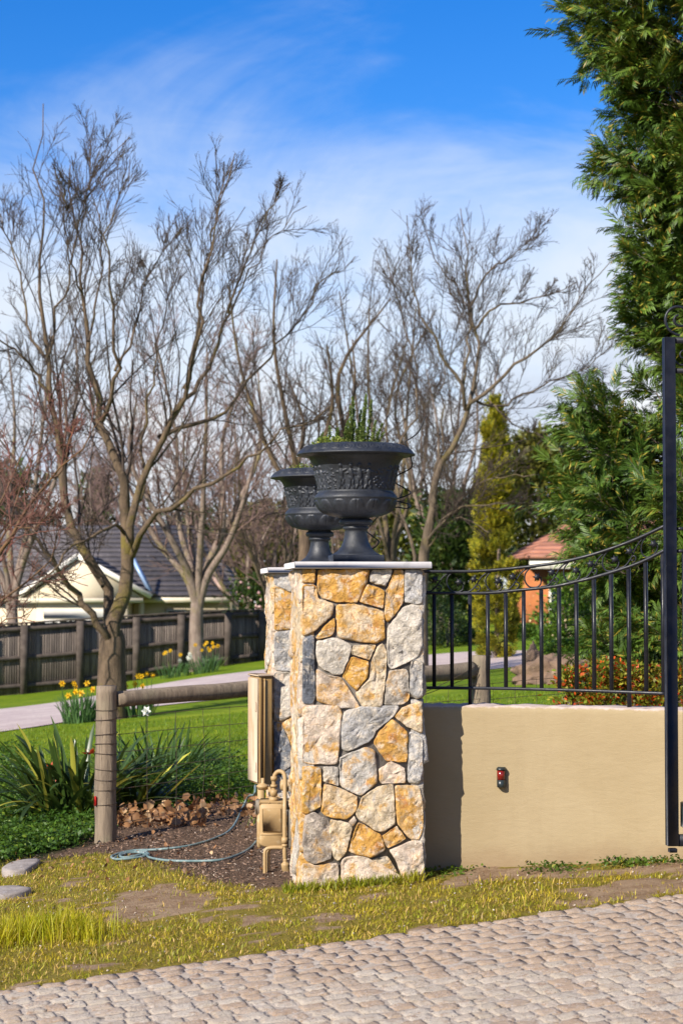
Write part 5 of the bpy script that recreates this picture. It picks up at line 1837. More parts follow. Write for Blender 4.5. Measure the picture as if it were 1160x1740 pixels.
tp = np.array([P(a_, b_, c_y) for a_, b_, c_y in PTOP])
seg = np.concatenate([[0], np.cumsum(np.linalg.norm(np.diff(tp[:, :2], axis=0), axis=1))])
total = seg[-1]
def fpos(s):
    return np.array([np.interp(s, seg, tp[:, k]) for k in range(3)])
pf = empty('paling_fence', tuple(fpos(total / 2)), 0, 'dark weathered timber paling fence across the back of the lawn', 'fence')
po = np.array(pf.location)
s = 0.0
kk = 0
step = total / 225
rp = random.Random(9)
while s < total:
    p = fpos(s); pn = fpos(min(s + .05, total)); an = math.atan2(pn[1] - p[1], pn[0] - p[0])
    z0 = float(zg(p[0], p[1])) - 0.05
    zt = p[2] + rp.gauss(0, .012)
    hgt = zt - z0
    MB().box((p[0] - po[0], p[1] - po[1], (zt + z0) / 2 - po[2]), (step * 0.90, 0.018, hgt), an + rp.gauss(0, .02)).build('paling', PALE, pf)
    s += step
    kk += 1
for f in (0.12, 0.52, 0.93):
    pts = []
    for s in np.linspace(0, total, 30):
        p = fpos(s)
        z0 = float(zg(p[0], p[1]))
        pts.append((p[0] - po[0], p[1] - .05 - po[1], z0 + (p[2] - z0) * f - po[2]))
    v, q = flat_bar(np.array(pts), 0.045, 0.09)
    link('rail', mesh_np('rail', v, q), pf, None, DARKT)
v, q = flat_bar(np.array([fpos(s) + (0, 0, .02) - po for s in np.linspace(0, total, 30)]), 0.10, 0.035)
link('capping', mesh_np('capping', v, q), pf, None, DARKT)
for pxp in (-390, -300, -210, -120, -30, 42, 136, 233, 308, 388, 446):
    ss = np.interp(pxp, [a_ for a_, _, _ in PTOP], seg)
    p = fpos(ss); z0 = float(zg(p[0], p[1])) - .1
    MB().box((p[0] - po[0], p[1] - .11 - po[1], (p[2] + z0) / 2 - po[2]), (0.15, 0.09, p[2] - z0 - .03), .2).build('post', DARKT, pf)

# ------------------------------------------------------------------ houses
CREAM = simple('cream_paint', (0.66, 0.56, 0.41), (0.60, 0.50, 0.36), 1.2, 0.8, coord='Object')
WHITEP = simple('white_trim', (0.74, 0.70, 0.62), (0.68, 0.64, 0.56), 2, 0.6)
def tile_mat(name, a_, b_, c3):
    m, nt, b = nodes_of(name)
    T = NT(nt); pos = T.pos()
    col = T.mix(T.ramp(T.noise(pos, 1.1, 6, 0.65), 0.35, 0.65), a_, b_)
    col = T.mix(T.ramp(T.noise(pos, 6, 5, 0.7), 0.52, 0.7), col, c3)
    oi = T.new('ShaderNodeObjectInfo'); h = T.new('ShaderNodeHueSaturation')
    T.link(T.ramp(oi.outputs['Random'], 0, 1, .82, 1.18), h.inputs['Value']); T.link(col, h.inputs['Color'])
    T.link(h.outputs[0], b.inputs['Base Color']); b.inputs['Roughness'].default_value = 0.75
    T.link(T.bump(T.noise(pos, 4, 4, .6, 0, (6, 6, 1)), .5, .05), b.inputs['Normal'])
    return m
SLATE = tile_mat('slate_tile', (0.10, 0.088, 0.088), (0.145, 0.125, 0.125), (0.22, 0.19, 0.185))
TERRA = tile_mat('terracotta_tile', (0.27, 0.105, 0.065), (0.35, 0.15, 0.09), (0.22, 0.12, 0.10))
BRICK = simple('orange_brick', (0.42, 0.15, 0.05), (0.33, 0.11, 0.04), 3, 0.9, c3=(0.45, 0.22, 0.10), scale3=12)
DGLASS = simple('dark_glass', (0.02, 0.022, 0.028), (0.03, 0.035, 0.04), 3, 0.1, spec=0.6)
FLASH = simple('metal_flashing', (0.30, 0.44, 0.66), (0.36, 0.50, 0.70), 2, 0.35, metal=0.2)
GUTTER = simple('gutter_metal', (0.62, 0.55, 0.42), (0.55, 0.48, 0.36), 2, 0.5)
def quad_roof(parent, a_, b_, c_, d_, courses, mat, org, th=0.05):
    """tile courses laid from eave a-b up to ridge d-c; every course overlaps the one below"""
    a_, b_, c_, d_ = (np.asarray(x, float) for x in (a_, b_, c_, d_))
    nrm = np.cross(b_ - a_, d_ - a_); nrm /= np.linalg.norm(nrm)
    if nrm[2] < 0: nrm = -nrm
    under = link('roof', mesh_np('roof', np.array([a_, b_, c_, d_]) - nrm * .05 - org, [[0, 1, 2, 3]]), parent, None, DARKT)
    for k in range(courses):
        t0, t1 = k / courses, min(1.0, (k + 1.12) / courses)
        p0, p1_ = a_ + (d_ - a_) * t0, b_ + (c_ - b_) * t0
        p2_, p3 = b_ + (c_ - b_) * t1, a_ + (d_ - a_) * t1
        V = [p0 + nrm * th, p1_ + nrm * th, p2_ + nrm * .006, p3 + nrm * .006, p0 - nrm * .02, p1_ - nrm * .02, p2_ - nrm * .02, p3 - nrm * .02]
        q = [[0, 1, 2, 3], [5, 4, 7, 6], [0, 4, 5, 1], [1, 5, 6, 2], [2, 6, 7, 3], [3, 7, 4, 0]]
        link('tile_course', mesh_np('tile_course', np.array(V) - org, q), under, None, mat)
HY = 62.0
hsc = HY / FPX
hb = P(180, 1012, HY)
hz0 = float(zg(hb[0], HY))
house = empty('garage_house', (hb[0], HY, hz0), 0, 'cream gabled garage house with grey tiled roof behind the paling fence', 'house')
ho = np.array(house.location)
def HP(px, py, d=0.0):
    return P(px, py, HY + d)
def wallbox(parent, org, xa, xb, ztop, y0, y1, z0, mat, name='wall'):
    MB().box(((xa + xb) / 2 - org[0], (y0 + y1) / 2 - org[1], (ztop + z0) / 2 - org[2]), (xb - xa, y1 - y0, ztop - z0)).build(name, mat, parent)
ez = HP(0, 1019)[2]
xl, xr = HP(-200, 1019)[0], HP(386, 1019)[0]
wallbox(house, ho, xl, xr, ez, HY + .5, HY + 7, hz0 - .2, CREAM)
# gabled garage wing projecting to the front
ga, gb_, gap = HP(38, 1019, -1.5), HP(243, 1014, -1.5), HP(133, 949, -1.5)
gx0, gx1 = HP(62, 1019, -1.5)[0], HP(216, 1019, -1.5)[0]
wallbox(house, ho, gx0, gx1, ez, HY - 1.5, HY + .48, hz0 - .2, CREAM, 'garage_wall')
V = np.array([ga, gb_, gap]); V[:, 2] += (-.02, -.02, -.03)
back = V + (0, 1.9, 0)
me = mesh_np('gable', np.vstack([V, back]) - ho, [[0, 3, 4, 1], [1, 4, 5, 2], [2, 5, 3, 0]], [[0, 1, 2], [5, 4, 3]])
link('gable', me, house, None, WHITEP if False else CREAM)
quad_roof(house, ga + (-.25, -.06, .06), ga + (-.25, 5.5, .06), gap + (0, 5.5, .14), gap + (0, -.06, .14), 9, SLATE, ho)
quad_roof(house, gb_ + (.25, 5.5, .06), gb_ + (.25, -.06, .06), gap + (0, -.06, .14), gap + (0, 5.5, .14), 9, SLATE, ho)
for e0, sgn in ((ga, -1), (gb_, 1)):
    v, q = flat_bar(np.array([e0 + (sgn * .27, -.08, .0), gap + (0, -.08, .08)]), 0.05, 0.16)
    link('barge_board', mesh_np('barge_board', v - ho, q), house, None, WHITEP)
d0, d1 = HP(74, 1034, -1.55), HP(206, 1075, -1.55)
gdoor = MB().box(((d0[0] + d1[0]) / 2 - ho[0], HY - 1.50 - ho[1], d0[2] - .64 - ho[2]), (d1[0] - d0[0], 0.03, 1.28)).build('garage_door', CREAM, house)
for k in range(4):
    zz = d0[2] - (k + .5) * 0.32
    MB().box(((d0[0] + d1[0]) / 2 - ho[0], HY - 1.52 - ho[1], zz - ho[2]), (d1[0] - d0[0], 0.05, 0.30), bev=.012).build('door_panel', WHITEP, gdoor)
MB().box(((gx0 + gx1) / 2 - ho[0], HY - 1.62 - ho[1], ez - .02 - ho[2]), (gx1 - gx0 + 1.0, .12, .14)).build('gutter', GUTTER, house)
# main roof: hipped, grey tiles
rl, rr2 = HP(-260, 1016), HP(405, 1016)
ridge_l, ridge_r = HP(-190, 893, 5), HP(330, 893, 5)
quad_roof(house, rl + (0, .1, .05), rr2 + (0, .1, .05), ridge_r, ridge_l, 15, SLATE, ho)
quad_roof(house, rr2 + (0, .1, .05), rr2 + (0, 9, .05), ridge_r + (0, .3, 0), ridge_r, 15, SLATE, ho)
quad_roof(house, rr2 + (0, 9.2, .05), rl + (0, 9.2, .05), ridge_l + (0, .3, 0), ridge_r + (0, .3, 0), 6, SLATE, ho)
MB().box(((HP(222, 0)[0] + HP(398, 0)[0]) / 2 - ho[0], .0, ez - .01 - ho[2]), (HP(398, 0)[0] - HP(222, 0)[0], .12, .16)).build('gutter', GUTTER, house)
v, q = flat_bar(np.array([HP(229, 948, 1.2) + (0, -1.0, .06), HP(256, 1010, -.05) + (0, -.1, .10)]), 0.16, 0.08)
link('valley_flashing', mesh_np('valley_flashing', v - ho, q), house, None, FLASH)
v, q = flat_bar(np.array([HP(366, 985, 1.0) + (0, -.5, .05), HP(382, 1012, -.02) + (0, -.1, .1)]), 0.14, 0.08)
link('hip_capping', mesh_np('hip_capping', v - ho, q), house, None, simple('hip_tile', (0.38, 0.26, 0.20), (0.3, 0.2, 0.16), 5, .8))
MB().box((HP(245, 0)[0] - ho[0], -.3 + .3, ez - 1.0 - ho[2]), (0.16, .2, 2.0)).build('downpipe', WHITEP, house)
wx0, wx1 = HP(285, 0)[0], HP(318, 0)[0]
MB().box(((wx0 + wx1) / 2 - ho[0], .46, ez - .75 - ho[2]), (wx1 - wx0, .08, .9)).build('window', WHITEP, house)
MB().box(((wx0 + wx1) / 2 - ho[0], .41, ez - .75 - ho[2]), (wx1 - wx0 - .12, .03, .78)).build('pane', DGLASS, house.children[-1])

# second house: terracotta roof, orange brick
KY = 56.0
kb = P(915, 950, KY)
kz0 = float(zg(kb[0], KY))
h2 = empty('brick_house', (kb[0], KY, kz0), 0, 'orange brick house with terracotta tiled roof beyond the gate', 'house')
ko = np.array(h2.location)
def KP(px, py, d=0.0):
    return P(px, py, KY + d)
kez = KP(0, 951)[2]
wallbox(h2, ko, KP(893, 0)[0], KP(1250, 0)[0], kez - .25, KY + .5, KY + 7, kz0 - .2, BRICK)
MB().box(((KP(888, 0)[0] + KP(1262, 0)[0]) / 2 - ko[0], -1.2, kez - .12 - ko[2]), (KP(1262, 0)[0] - KP(888, 0)[0], .08, .30)).build('fascia', WHITEP, h2)
quad_roof(h2, KP(884, 949) + (0, -1.3, .0), KP(1270, 949) + (0, -1.3, .0), KP(1200, 880, 5), KP(960, 890, 5), 9, TERRA, ko)  # eave brought forward, shaped to shade the top of the brick wall
quad_roof(h2, KP(884, 949) + (0, 9, .0), KP(884, 949) + (0, -1.3, .0), KP(960, 890, 5), KP(960, 890, 5.2), 9, TERRA, ko)
for k in range(2):
    x0 = KP(930 + 120 * k, 0)[0]
    wn = MB().box((x0 + .5 - ko[0], .46, kez - 1.2 - ko[2]), (1.0, .08, 1.2)).build('window', WHITEP, h2)
    MB().box((x0 + .5 - ko[0], .41, kez - 1.2 - ko[2]), (.88, .03, 1.08)).build('pane', DGLASS, wn)

# ------------------------------------------------------------------ bare trees
def bark(name, a_, b_, lich, tw=None):
    m, nt, b = nodes_of(name)
    T = NT(nt); pos = T.pos()
    col = T.mix(T.ramp(T.noise(pos, 6, 6, .65, .3, (2, 2, .6)), .35, .65), a_, b_)
    col = T.mix(T.math('MULTIPLY', T.ramp(T.noise(pos, 2.2, 6, .65), .52, .68), .75), col, lich)
    T.link(col, b.inputs['Base Color']); b.inputs['Roughness'].default_value = .9
    b.inputs['Specular IOR Level'].default_value = .2
    T.link(T.bump(T.noise(pos, 16, 7, .7, .2, (3, 3, .7)), .8, .03), b.inputs['Normal'])
    return m
BARK1 = bark('mossy_bark', (0.165, 0.115, 0.074), (0.085, 0.06, 0.04), (0.165, 0.13, 0.025))
BARK2 = bark('grey_bark', (0.27, 0.205, 0.165), (0.17, 0.125, 0.10), (0.20, 0.165, 0.06))
BARKP = bark('pale_bark', (0.165, 0.125, 0.085), (0.095, 0.07, 0.05), (0.15, 0.12, 0.03))
TWIG1 = bark('twig_bark', (0.085, 0.062, 0.05), (0.055, 0.042, 0.036), (0.10, 0.08, 0.035))
TWIG2 = bark('purple_twig', (0.23, 0.15, 0.13), (0.15, 0.098, 0.086), (0.22, 0.15, 0.085))
REDTW = bark('red_twig', (0.22, 0.10, 0.08), (0.15, 0.075, 0.055), (0.30, 0.10, 0.08))
def rot_about(v, k, a):
    c, s_ = np.cos(a)[:, None], np.sin(a)[:, None]
    return v * c + np.cross(k, v) * s_ + k * (k * v).sum(1, keepdims=True) * (1 - c)
def children(Pp, Rr, n, t0, t1, ang, lenr, up, wig, K, rmin, rfac, rng, rel=True, taper_end=0.35, tpow=1.0, tip=0.65):
    """side shoots of a set of branches. Pp (M,Kp,3), Rr (M,Kp)"""
    M, Kp, _ = Pp.shape
    t = t0 + (t1 - t0) * rng.uniform(0, 1, (M, n)) ** tpow
    f = t * (Kp - 1)
    i0 = np.clip(f.astype(int), 0, Kp - 2)
    w = (f - i0)[..., None]
    mi = np.arange(M)[:, None]
    base = Pp[mi, i0] * (1 - w) + Pp[mi, i0 + 1] * w
    rad = Rr[mi, i0] * (1 - w[..., 0]) + Rr[mi, i0 + 1] * w[..., 0]
    tan = Pp[mi, i0 + 1] - Pp[mi, i0]
    base, tan, rad, tf = base.reshape(-1, 3), tan.reshape(-1, 3), rad.reshape(-1), t.reshape(-1)
    N = len(base)
    tan /= np.linalg.norm(tan, axis=1, keepdims=True) + 1e-9
    k = np.cross(tan, rng.normal(size=(N, 3)))
    k /= np.linalg.norm(k, axis=1, keepdims=True) + 1e-9
    d = rot_about(tan, k, rng.uniform(ang[0], ang[1], N))
    d[:, 2] += up * rng.uniform(.3, 1.2, N)
    d /= np.linalg.norm(d, axis=1, keepdims=True)
    plen = np.linalg.norm(np.diff(Pp, axis=1), axis=2).sum(1)
    L = rng.uniform(lenr[0], lenr[1], N)
    if rel:
        L = L * np.repeat(plen, n) * (1.15 - tip * tf)
    pts = np.zeros((N, K, 3))
    pts[:, 0] = base
    cur = d.copy()
    st = (L / (K - 1))[:, None]
    for j in range(1, K):
        cur = cur + rng.normal(size=(N, 3)) * wig + np.array([0, 0, up * 0.10])
        cur /= np.linalg.norm(cur, axis=1, keepdims=True)
        pts[:, j] = pts[:, j - 1] + cur * st
    r0 = np.maximum(rad * rfac, rmin)
    R = r0[:, None] * np.linspace(1, taper_end, K)[None]
    return pts, np.maximum(R, rmin * .75)
def limb(pxs, Y, dY, r0, r1, K=16, rng=RNG, seedk=0):
    """main limb traced on the photograph, standing at distance Y and drifting dY in depth"""
    n = len(pxs)
    pts = np.array([P(x, y, Y + dY * (i / (n - 1))) for i, (x, y) in enumerate(pxs)])
    p = resample(pts, K)
    s_ = np.linalg.norm(p[-1] - p[0]) * 0.008
    p[1:-1] += rng.normal(0, s_, (K - 2, 3)) * (1, 2, 1)
    return p, r1 + (r0 - r1) * (1 - np.linspace(0, 1, K)) ** 1.5
def finish_tree(name, label, base, limbs, levels, barkm, twigm, rng, trunk_pts=None, trunk_r=None, group=None):
    root = empty(name, tuple(base), 0, label, 'tree', group)
    bo = np.asarray(base, float)
    if trunk_pts is not None:
        K = len(trunk_pts)
        v, q = tubes(np.asarray(trunk_pts)[None], np.asarray(trunk_r)[None], 18)
        n = 18
        for k in range(K):
            for i in range(n):
                a_ = v[k * n + i]
                nn_ = 1 + 0.07 * mnoise.noise(Vector((a_[0] * 5, a_[1] * 5, a_[2] * 2.0)))
                v[k * n + i] = trunk_pts[k] + (a_ - trunk_pts[k]) * nn_
        link('trunk', mesh_np('trunk', v - bo, q, None, True), root, None, barkm)
    Pl = np.stack([l[0] for l in limbs]); Rl = np.stack([l[1] for l in limbs])
    for k in range(len(Pl)):
        v, q = tubes(Pl[k:k + 1], Rl[k:k + 1], 10)
        link('limb', mesh_np('limb', v - bo, q, None, True), root, None, barkm)
    cur = (Pl, Rl)
    vs, qs, n0 = [], [], 0
    for li, kw in enumerate(levels):
        pts, R = children(*cur, rng=rng, **{k: x for k, x in kw.items() if k != 'sides'})
        v, q = tubes(pts, R, kw.get('sides', 3))
        vs.append(v); qs.append(q + n0); n0 += len(v)
        cur = (pts, R)
    o = link('crown', mesh_np('crown', np.concatenate(vs) - bo, np.concatenate(qs), None, True), root, None, twigm)
    return root
def lv(n, t0, t1, ang, lenr, up, wig, K, rmin, rfac, sides=3, **kw):
    return dict(n=n, t0=t0, t1=t1, ang=ang, lenr=lenr, up=up, wig=wig, K=K, rmin=rmin, rfac=rfac, sides=sides, **kw)

# main tree
TY = 25.0
rng = np.random.default_rng(21)
b0 = G(190, 1222)
TY = b0[1]
ts = TY / FPX
def tr(px): return px * ts / 2 * .66
trunk = np.array([P(x, y, TY) for x, y in ((189, 1232), (189, 1215), (190, 1180), (190, 1140), (191, 1110), (192, 1088), (193, 1070))])
L_ = [
 ([(188, 1110), (180, 1082), (158, 1048), (131, 1013), (107, 981), (84, 946), (60, 915), (25, 880), (-15, 852)], -1.0, 24, 6),
 ([(190, 1105), (186, 1068), (184, 1037), (174, 997), (151, 954), (131, 918), (119, 870), (111, 811), (103, 759), (91, 680), (79, 615), (71, 547), (71, 426), (66, 322), (69, 264), (79, 219), (74, 176)], .8, 33, 2.6),
 ([(90, 680), (83, 667), (45, 612), (0, 574), (-45, 540)], -.8, 11, 3),
 ([(76, 605), (58, 575), (45, 547), (33, 460), (0, 364), (-20, 300)], 1.0, 8, 2),
 ([(80, 615), (88, 585), (103, 512), (124, 460), (138, 374), (162, 305), (195, 262), (221, 233)], -.8, 8, 2),
 ([(192, 1110), (198, 1076), (210, 1037), (220, 981), (224, 934), (216, 886), (206, 811), (190, 767), (172, 709), (155, 650), (148, 564), (138, 495), (141, 391), (131, 322), (120, 280)], .3, 44, 2.6),
 ([(221, 940), (224, 900), (238, 847), (254, 779), (278, 732), (309, 680), (318, 633), (338, 547), (345, 478), (366, 374), (379, 329), (399, 262)], -1.2, 24, 2.4),
 ([(174, 715), (181, 695), (197, 633), (190, 547), (183, 460), (183, 391), (207, 322), (221, 271)], -1.2, 13, 2.2),
 ([(196, 630), (205, 608), (224, 581), (241, 512), (255, 460), (293, 409), (324, 374)], .9, 8, 2),
 ([(224, 945), (234, 918), (254, 886), (285, 862), (337, 835), (389, 807), (428, 775), (460, 751), (507, 726), (560, 690)], -2.2, 19, 3),
 ([(272, 742), (278, 740), (329, 724), (369, 702), (421, 653), (452, 609), (493, 560), (541, 491), (603, 436)], 1.8, 14, 2),
 ([(296, 703), (310, 681), (334, 657), (369, 584), (386, 536), (431, 457), (466, 398), (521, 350)], 1.0, 13, 2),
 ([(312, 660), (328, 609), (338, 543), (352, 471), (369, 360), (400, 260)], -.6, 10, 2),
 ([(388, 532), (395, 505), (420, 440), (452, 371), (493, 310)], -.8, 7, 2),
 ([(222, 915), (205, 898), (190, 894), (167, 910), (131, 926), (83, 973), (40, 1009), (-10, 1032)], -1.4, 11, 3),
 ([(174, 997), (165, 968), (150, 915), (168, 880), (190, 830)], 1.2, 9, 2),
 ([(150, 580), (156, 555), (165, 480), (175, 420), (160, 340), (150, 280), (165, 215)], 1.2, 7, 1.8),
 ([(141, 500), (128, 470), (110, 400), (112, 340), (95, 290)], -1, 6, 1.8),
 ([(238, 850), (246, 800), (240, 740), (255, 660), (262, 600), (275, 540), (300, 470), (318, 400)], 1.6, 10, 2),
]
limbs = [limb(p, TY + (0 if i < 2 else .0), d, tr(a_), tr(b_), 18, rng) for i, (p, d, a_, b_) in enumerate(L_)]
finish_tree('bare_tree', 'large bare multi-stemmed tree with mossy limbs on the lawn behind the post', b0, limbs,
            [lv(14, .2, .90, (.35, .75), (.19, .38), .30, .09, 9, .0060, .36, 5, tip=.72), lv(7, .12, .95, (.3, .68), (.36, .66), .22, .10, 5, .0038, .5, 3), lv(3, .15, .95, (.3, .68), (.42, .75), .16, .10, 4, .0032, .75, 3)],
            BARK1, TWIG1, rng, trunk, [tr(96), tr(86), tr(76), tr(72), tr(70), tr(68), tr(50)], 'bare deciduous trees')

# bare tree by the far drive, behind the urns
rng = np.random.default_rng(33)
RY = 31.0
rs = RY / FPX
def rr_(px): return px * rs / 2 * .72
b1 = np.array([P(716, 1120, RY)[0], RY, float(zg(P(716, 1120, RY)[0], RY))])
trunk = np.array([b1 + (0, 0, -.1)] + [P(x, y, RY) for x, y in ((716, 1060), (717, 1000), (720, 940), (731, 885))])
L_ = [
 ([(727, 905), (731, 885), (739, 822), (767, 758), (794, 691), (802, 647), (810, 584), (802, 536), (790, 489), (786, 409), (782, 354)], .3, 20, 2),
 ([(790, 695), (792, 687), (782, 647), (751, 604), (719, 540), (703, 489), (695, 429), (691, 366)], -1, 10, 2),
 ([(792, 695), (798, 690), (834, 659), (878, 619), (917, 592), (949, 560), (977, 516), (1016, 465), (1036, 445)], -1.2, 11, 2),
 ([(810, 682), (830, 690), (858, 687), (901, 667), (949, 643), (997, 627), (1040, 584)], 1, 7, 1.8),
 ([(806, 560), (820, 540), (846, 520), (893, 512), (937, 497), (977, 481)], -.8, 7, 1.8),
 ([(797, 530), (822, 469), (870, 433), (929, 386)], .6, 7, 1.8),
 ([(786, 655), (794, 600), (794, 552), (786, 508), (735, 429), (723, 382)], 1, 7, 1.8),
 ([(719, 945), (735, 905), (759, 881), (798, 830), (854, 810), (909, 806)], -1.2, 8, 2),
 ([(735, 905), (747, 889), (778, 865), (822, 857), (874, 861), (913, 879)], -1.8, 7, 2),
 ([(722, 940), (745, 905), (774, 879), (806, 889), (830, 905)], -1.0, 5, 2),
 ([(718, 960), (728, 880), (742, 800), (747, 745), (751, 690), (752, 631), (760, 560)], 1.2, 11, 2),
 ([(716, 1000), (690, 900), (668, 830), (640, 770), (660, 700), (668, 620)], 1.0, 11, 2),
 ([(655, 800), (690, 740), (712, 690), (700, 620), (690, 560), (672, 500), (655, 420)], 1.2, 7, 1.8),
 ([(830, 680), (850, 700), (880, 725), (930, 745), (960, 735)], -1, 4.5, 1.8),
]
limbs = [limb(p, RY, d, rr_(a_), rr_(b_), 16, rng) for p, d, a_, b_ in L_]
finish_tree('bare_tree', 'bare spreading tree rising behind the front urn, arching over the golden cypress', b1, limbs,
            [lv(14, .22, .90, (.38, .82), (.22, .44), .30, .10, 8, .0064, .36, 4, tip=.72), lv(8, .12, .95, (.35, .75), (.36, .66), .24, .11, 5, .0042, .5, 3), lv(3, .15, .95, (.35, .75), (.42, .75), .18, .11, 4, .0038, .75, 3)],
            BARKP, TWIG1, rng, trunk, [rr_(34), rr_(30), rr_(27), rr_(25), rr_(22)], 'bare deciduous trees')

# other bare trees, grown from a base with several rising stems
def grown(seed, px, py, Y, height_px, stems, spread, trunk_px, label, barkm, twigm, dens=(9, 7, 4), lean=0.0, split=0.16, rmin=.008):
    rng = np.random.default_rng(seed)
    bx = P(px, py, Y)
    base = np.array([bx[0], Y, float(zg(bx[0], Y))])
    sc_y = Y / FPX
    H = height_px * sc_y
    tr_ = trunk_px * sc_y / 2
    th = base + np.array([lean * .3, 0, H * split])
    trunk = resample(np.array([base + (0, 0, -.15), base + (rng.normal(0, .03), 0, H * split * .5), th]), 7)
    limbs = []
    for k in range(stems):
        az = 2 * math.pi * (k + rng.uniform(-.3, .3)) / stems
        sp_ = spread * H * rng.uniform(.55, 1.1)
        e = base + np.array([math.cos(az) * sp_ + lean, math.sin(az) * sp_ * .8, H * rng.uniform(.72, 1.0)])
        m1 = th + (e - th) * .3 + np.array([math.cos(az) * sp_ * .18, math.sin(az) * sp_ * .15, 0])
        m2 = th + (e - th) * .65 + np.array([math.cos(az) * sp_ * .12, math.sin(az) * sp_ * .1, 0]) + rng.normal(0, .04 * H, 3) * (1, 1, .3)
        p = resample(np.array([th + (0, 0, -H * split * .25), th + (m1 - th) * .3, m1, m2, e]), 16)
        limbs.append((p, np.linspace(tr_ * rng.uniform(.45, .7), max(.014, tr_ * .06), 16)))
    finish_tree('bare_tree', label, base, limbs,
                [lv(dens[0], .22, 1, (.35, .95), (.28, .55), .34, .12, 9, rmin * 1.1, .38, 4), lv(dens[1], .15, 1, (.4, 1.0), (.3, .6), .26, .14, 6, rmin * .75, .5, 3), lv(dens[2], .2, 1, (.4, 1.0), (.3, .65), .18, .15, 4, rmin * .6, .7, 3)],
                barkm, twigm, rng, trunk, np.linspace(tr_ * 1.15, tr_ * .8, 7), 'bare deciduous trees')
grown(41, 336, 1132, 43, 560, 8, .26, 25, 'dense bare tree with a straight trunk against the paling fence', BARK2, TWIG2, (11, 8, 4), 0, .24, .010)
grown(42, 516, 1100, 40, 680, 6, .20, 24, 'tall bare tree whose trunk shows above the rear urn', BARK1, TWIG1, (8, 6, 4), .1, .36, .0085)
grown(43, 660, 1090, 46, 600, 5, .20, 16, 'bare tree of thin upright stems behind the rosemary', BARKP, TWIG1, (7, 5, 4), .2, .25, .008)
grown(44, 20, 1120, 44, 640, 6, .22, 20, 'bare tree at the end of the paling fence, behind the red twigs', BARK2, TWIG1, (9, 7, 4), 0, .25, .010)
grown(45, 430, 1090, 58, 360, 7, .30, 14, 'low bare thicket tree between the grey roof and the rear urn', BARK2, TWIG2, (10, 8, 4), 0, .15, .012)
grown(46, 590, 1080, 62, 240, 6, .34, 12, 'low bare thicket tree behind the front urn', BARK2, TWIG2, (9, 7, 4), 0, .15, .012)
grown(47, 250, 1090, 70, 430, 7, .30, 16, 'bare tree standing behind the grey tiled roof', BARK2, TWIG2, (9, 7, 4), 0, .2, .013)
grown(48, 120, 1090, 74, 480, 7, .30, 14, 'distant bare tree behind the cream gable', BARK2, TWIG2, (10, 8, 4), 0, .2, .014)
grown(49, 745, 1080, 60, 520, 7, .26, 15, 'distant bare tree beside the golden cypress', BARK2, TWIG1, (10, 8, 4), 0, .2, .012)
grown(50, 470, 1095, 47, 430, 6, .28, 13, 'small bare tree with crooked grey limbs close to the rear pillar', BARKP, TWIG2, (9, 7, 4), 0, .15, .010)

# red-twigged maple reaching in from the side
rng = np.random.default_rng(61)
AY = 17.0
as_ = AY / FPX
bm = np.array([P(-150, 1200, AY)[0], AY, 0]); bm[2] = float(zg(bm[0], AY))
trunk = resample(np.array([bm + (0, 0, -.1), P(-140, 1160, AY), P(-120, 1100, AY)]), 6)
L_ = [
 ([(-120, 1100), (-60, 1010), (0, 938), (55, 855), (92, 810), (130, 770), (160, 735), (182, 700)], -.6, 13, 1.6),
 ([(-120, 1105), (-50, 1050), (0, 1020), (50, 985), (85, 945), (110, 880)], -.3, 9, 1.4),
 ([(-120, 1100), (-60, 1000), (-20, 900), (20, 820), (45, 760), (60, 715)], .5, 10, 1.4),
 ([(-110, 1080), (-40, 990), (10, 900), (50, 900), (80, 880), (100, 850)], -.8, 7, 1.4),
 ([(-120, 1110), (-60, 1080), (-10, 1060), (40, 1045), (60, 1030)], -.5, 6, 1.4),
 ([(-60, 1010), (-10, 930), (30, 860), (40, 800), (90, 740), (110, 690)], .8, 6, 1.4),
 ([(90, 812), (105, 800), (120, 745), (128, 715), (140, 690)], .3, 4, 1.2),
]
limbs = [limb(p, AY, d, a_ * as_ / 2, b_ * as_ / 2, 14, rng) for p, d, a_, b_ in L_]
finish_tree('maple_tree', 'bare red-twigged maple with fine branches in front of the cream gable', bm, limbs,
            [lv(9, .2, 1, (.4, 1.0), (.18, .4), .25, .12, 8, .0045, .5, 4), lv(8, .15, 1, (.4, 1.1), (.3, .6), .18, .14, 6, .0034, .55, 3), lv(4, .2, 1, (.4, 1.1), (.3, .6), .12, .16, 4, .0024, .7, 3)],
            bark('maple_bark', (0.20, 0.12, 0.07), (0.13, 0.075, 0.045), (0.22, 0.11, 0.04)), REDTW, rng, trunk, np.linspace(.09, .07, 6))

# ------------------------------------------------------------------ conifers and shrubs
leafmat('cypress_leaf', (0.050, 0.105, 0.014), (0.095, 0.15, 0.018), (0.28, 0.22, 0.03), trans=0.18, island=0.40, scale=1.1, rough=.5, c3amt=.10)
leafmat('gold_leaf', (0.25, 0.245, 0.016), (0.34, 0.29, 0.018), (0.13, 0.15, 0.014), trans=0.25, island=0.35, scale=2.0, c3amt=.3)
leafmat('dark_leaf', (0.035, 0.065, 0.014), (0.06, 0.095, 0.018), (0.11, 0.13, 0.025), trans=0.2, island=0.4, scale=.8)
leafmat('olive_leaf', (0.12, 0.13, 0.02), (0.18, 0.17, 0.03), (0.08, 0.10, 0.018), trans=0.25, island=0.4, scale=.8, c3amt=.3)
leafmat('shrub_leaf', (0.065, 0.14, 0.014), (0.10, 0.18, 0.018), (0.17, 0.23, 0.025), trans=0.25, island=0.4, scale=3)
leafmat('nandina_leaf', (0.14, 0.19, 0.016), (0.26, 0.22, 0.02), (0.55, 0.09, 0.015), trans=0.3, island=0.4, scale=4, c3amt=.22)
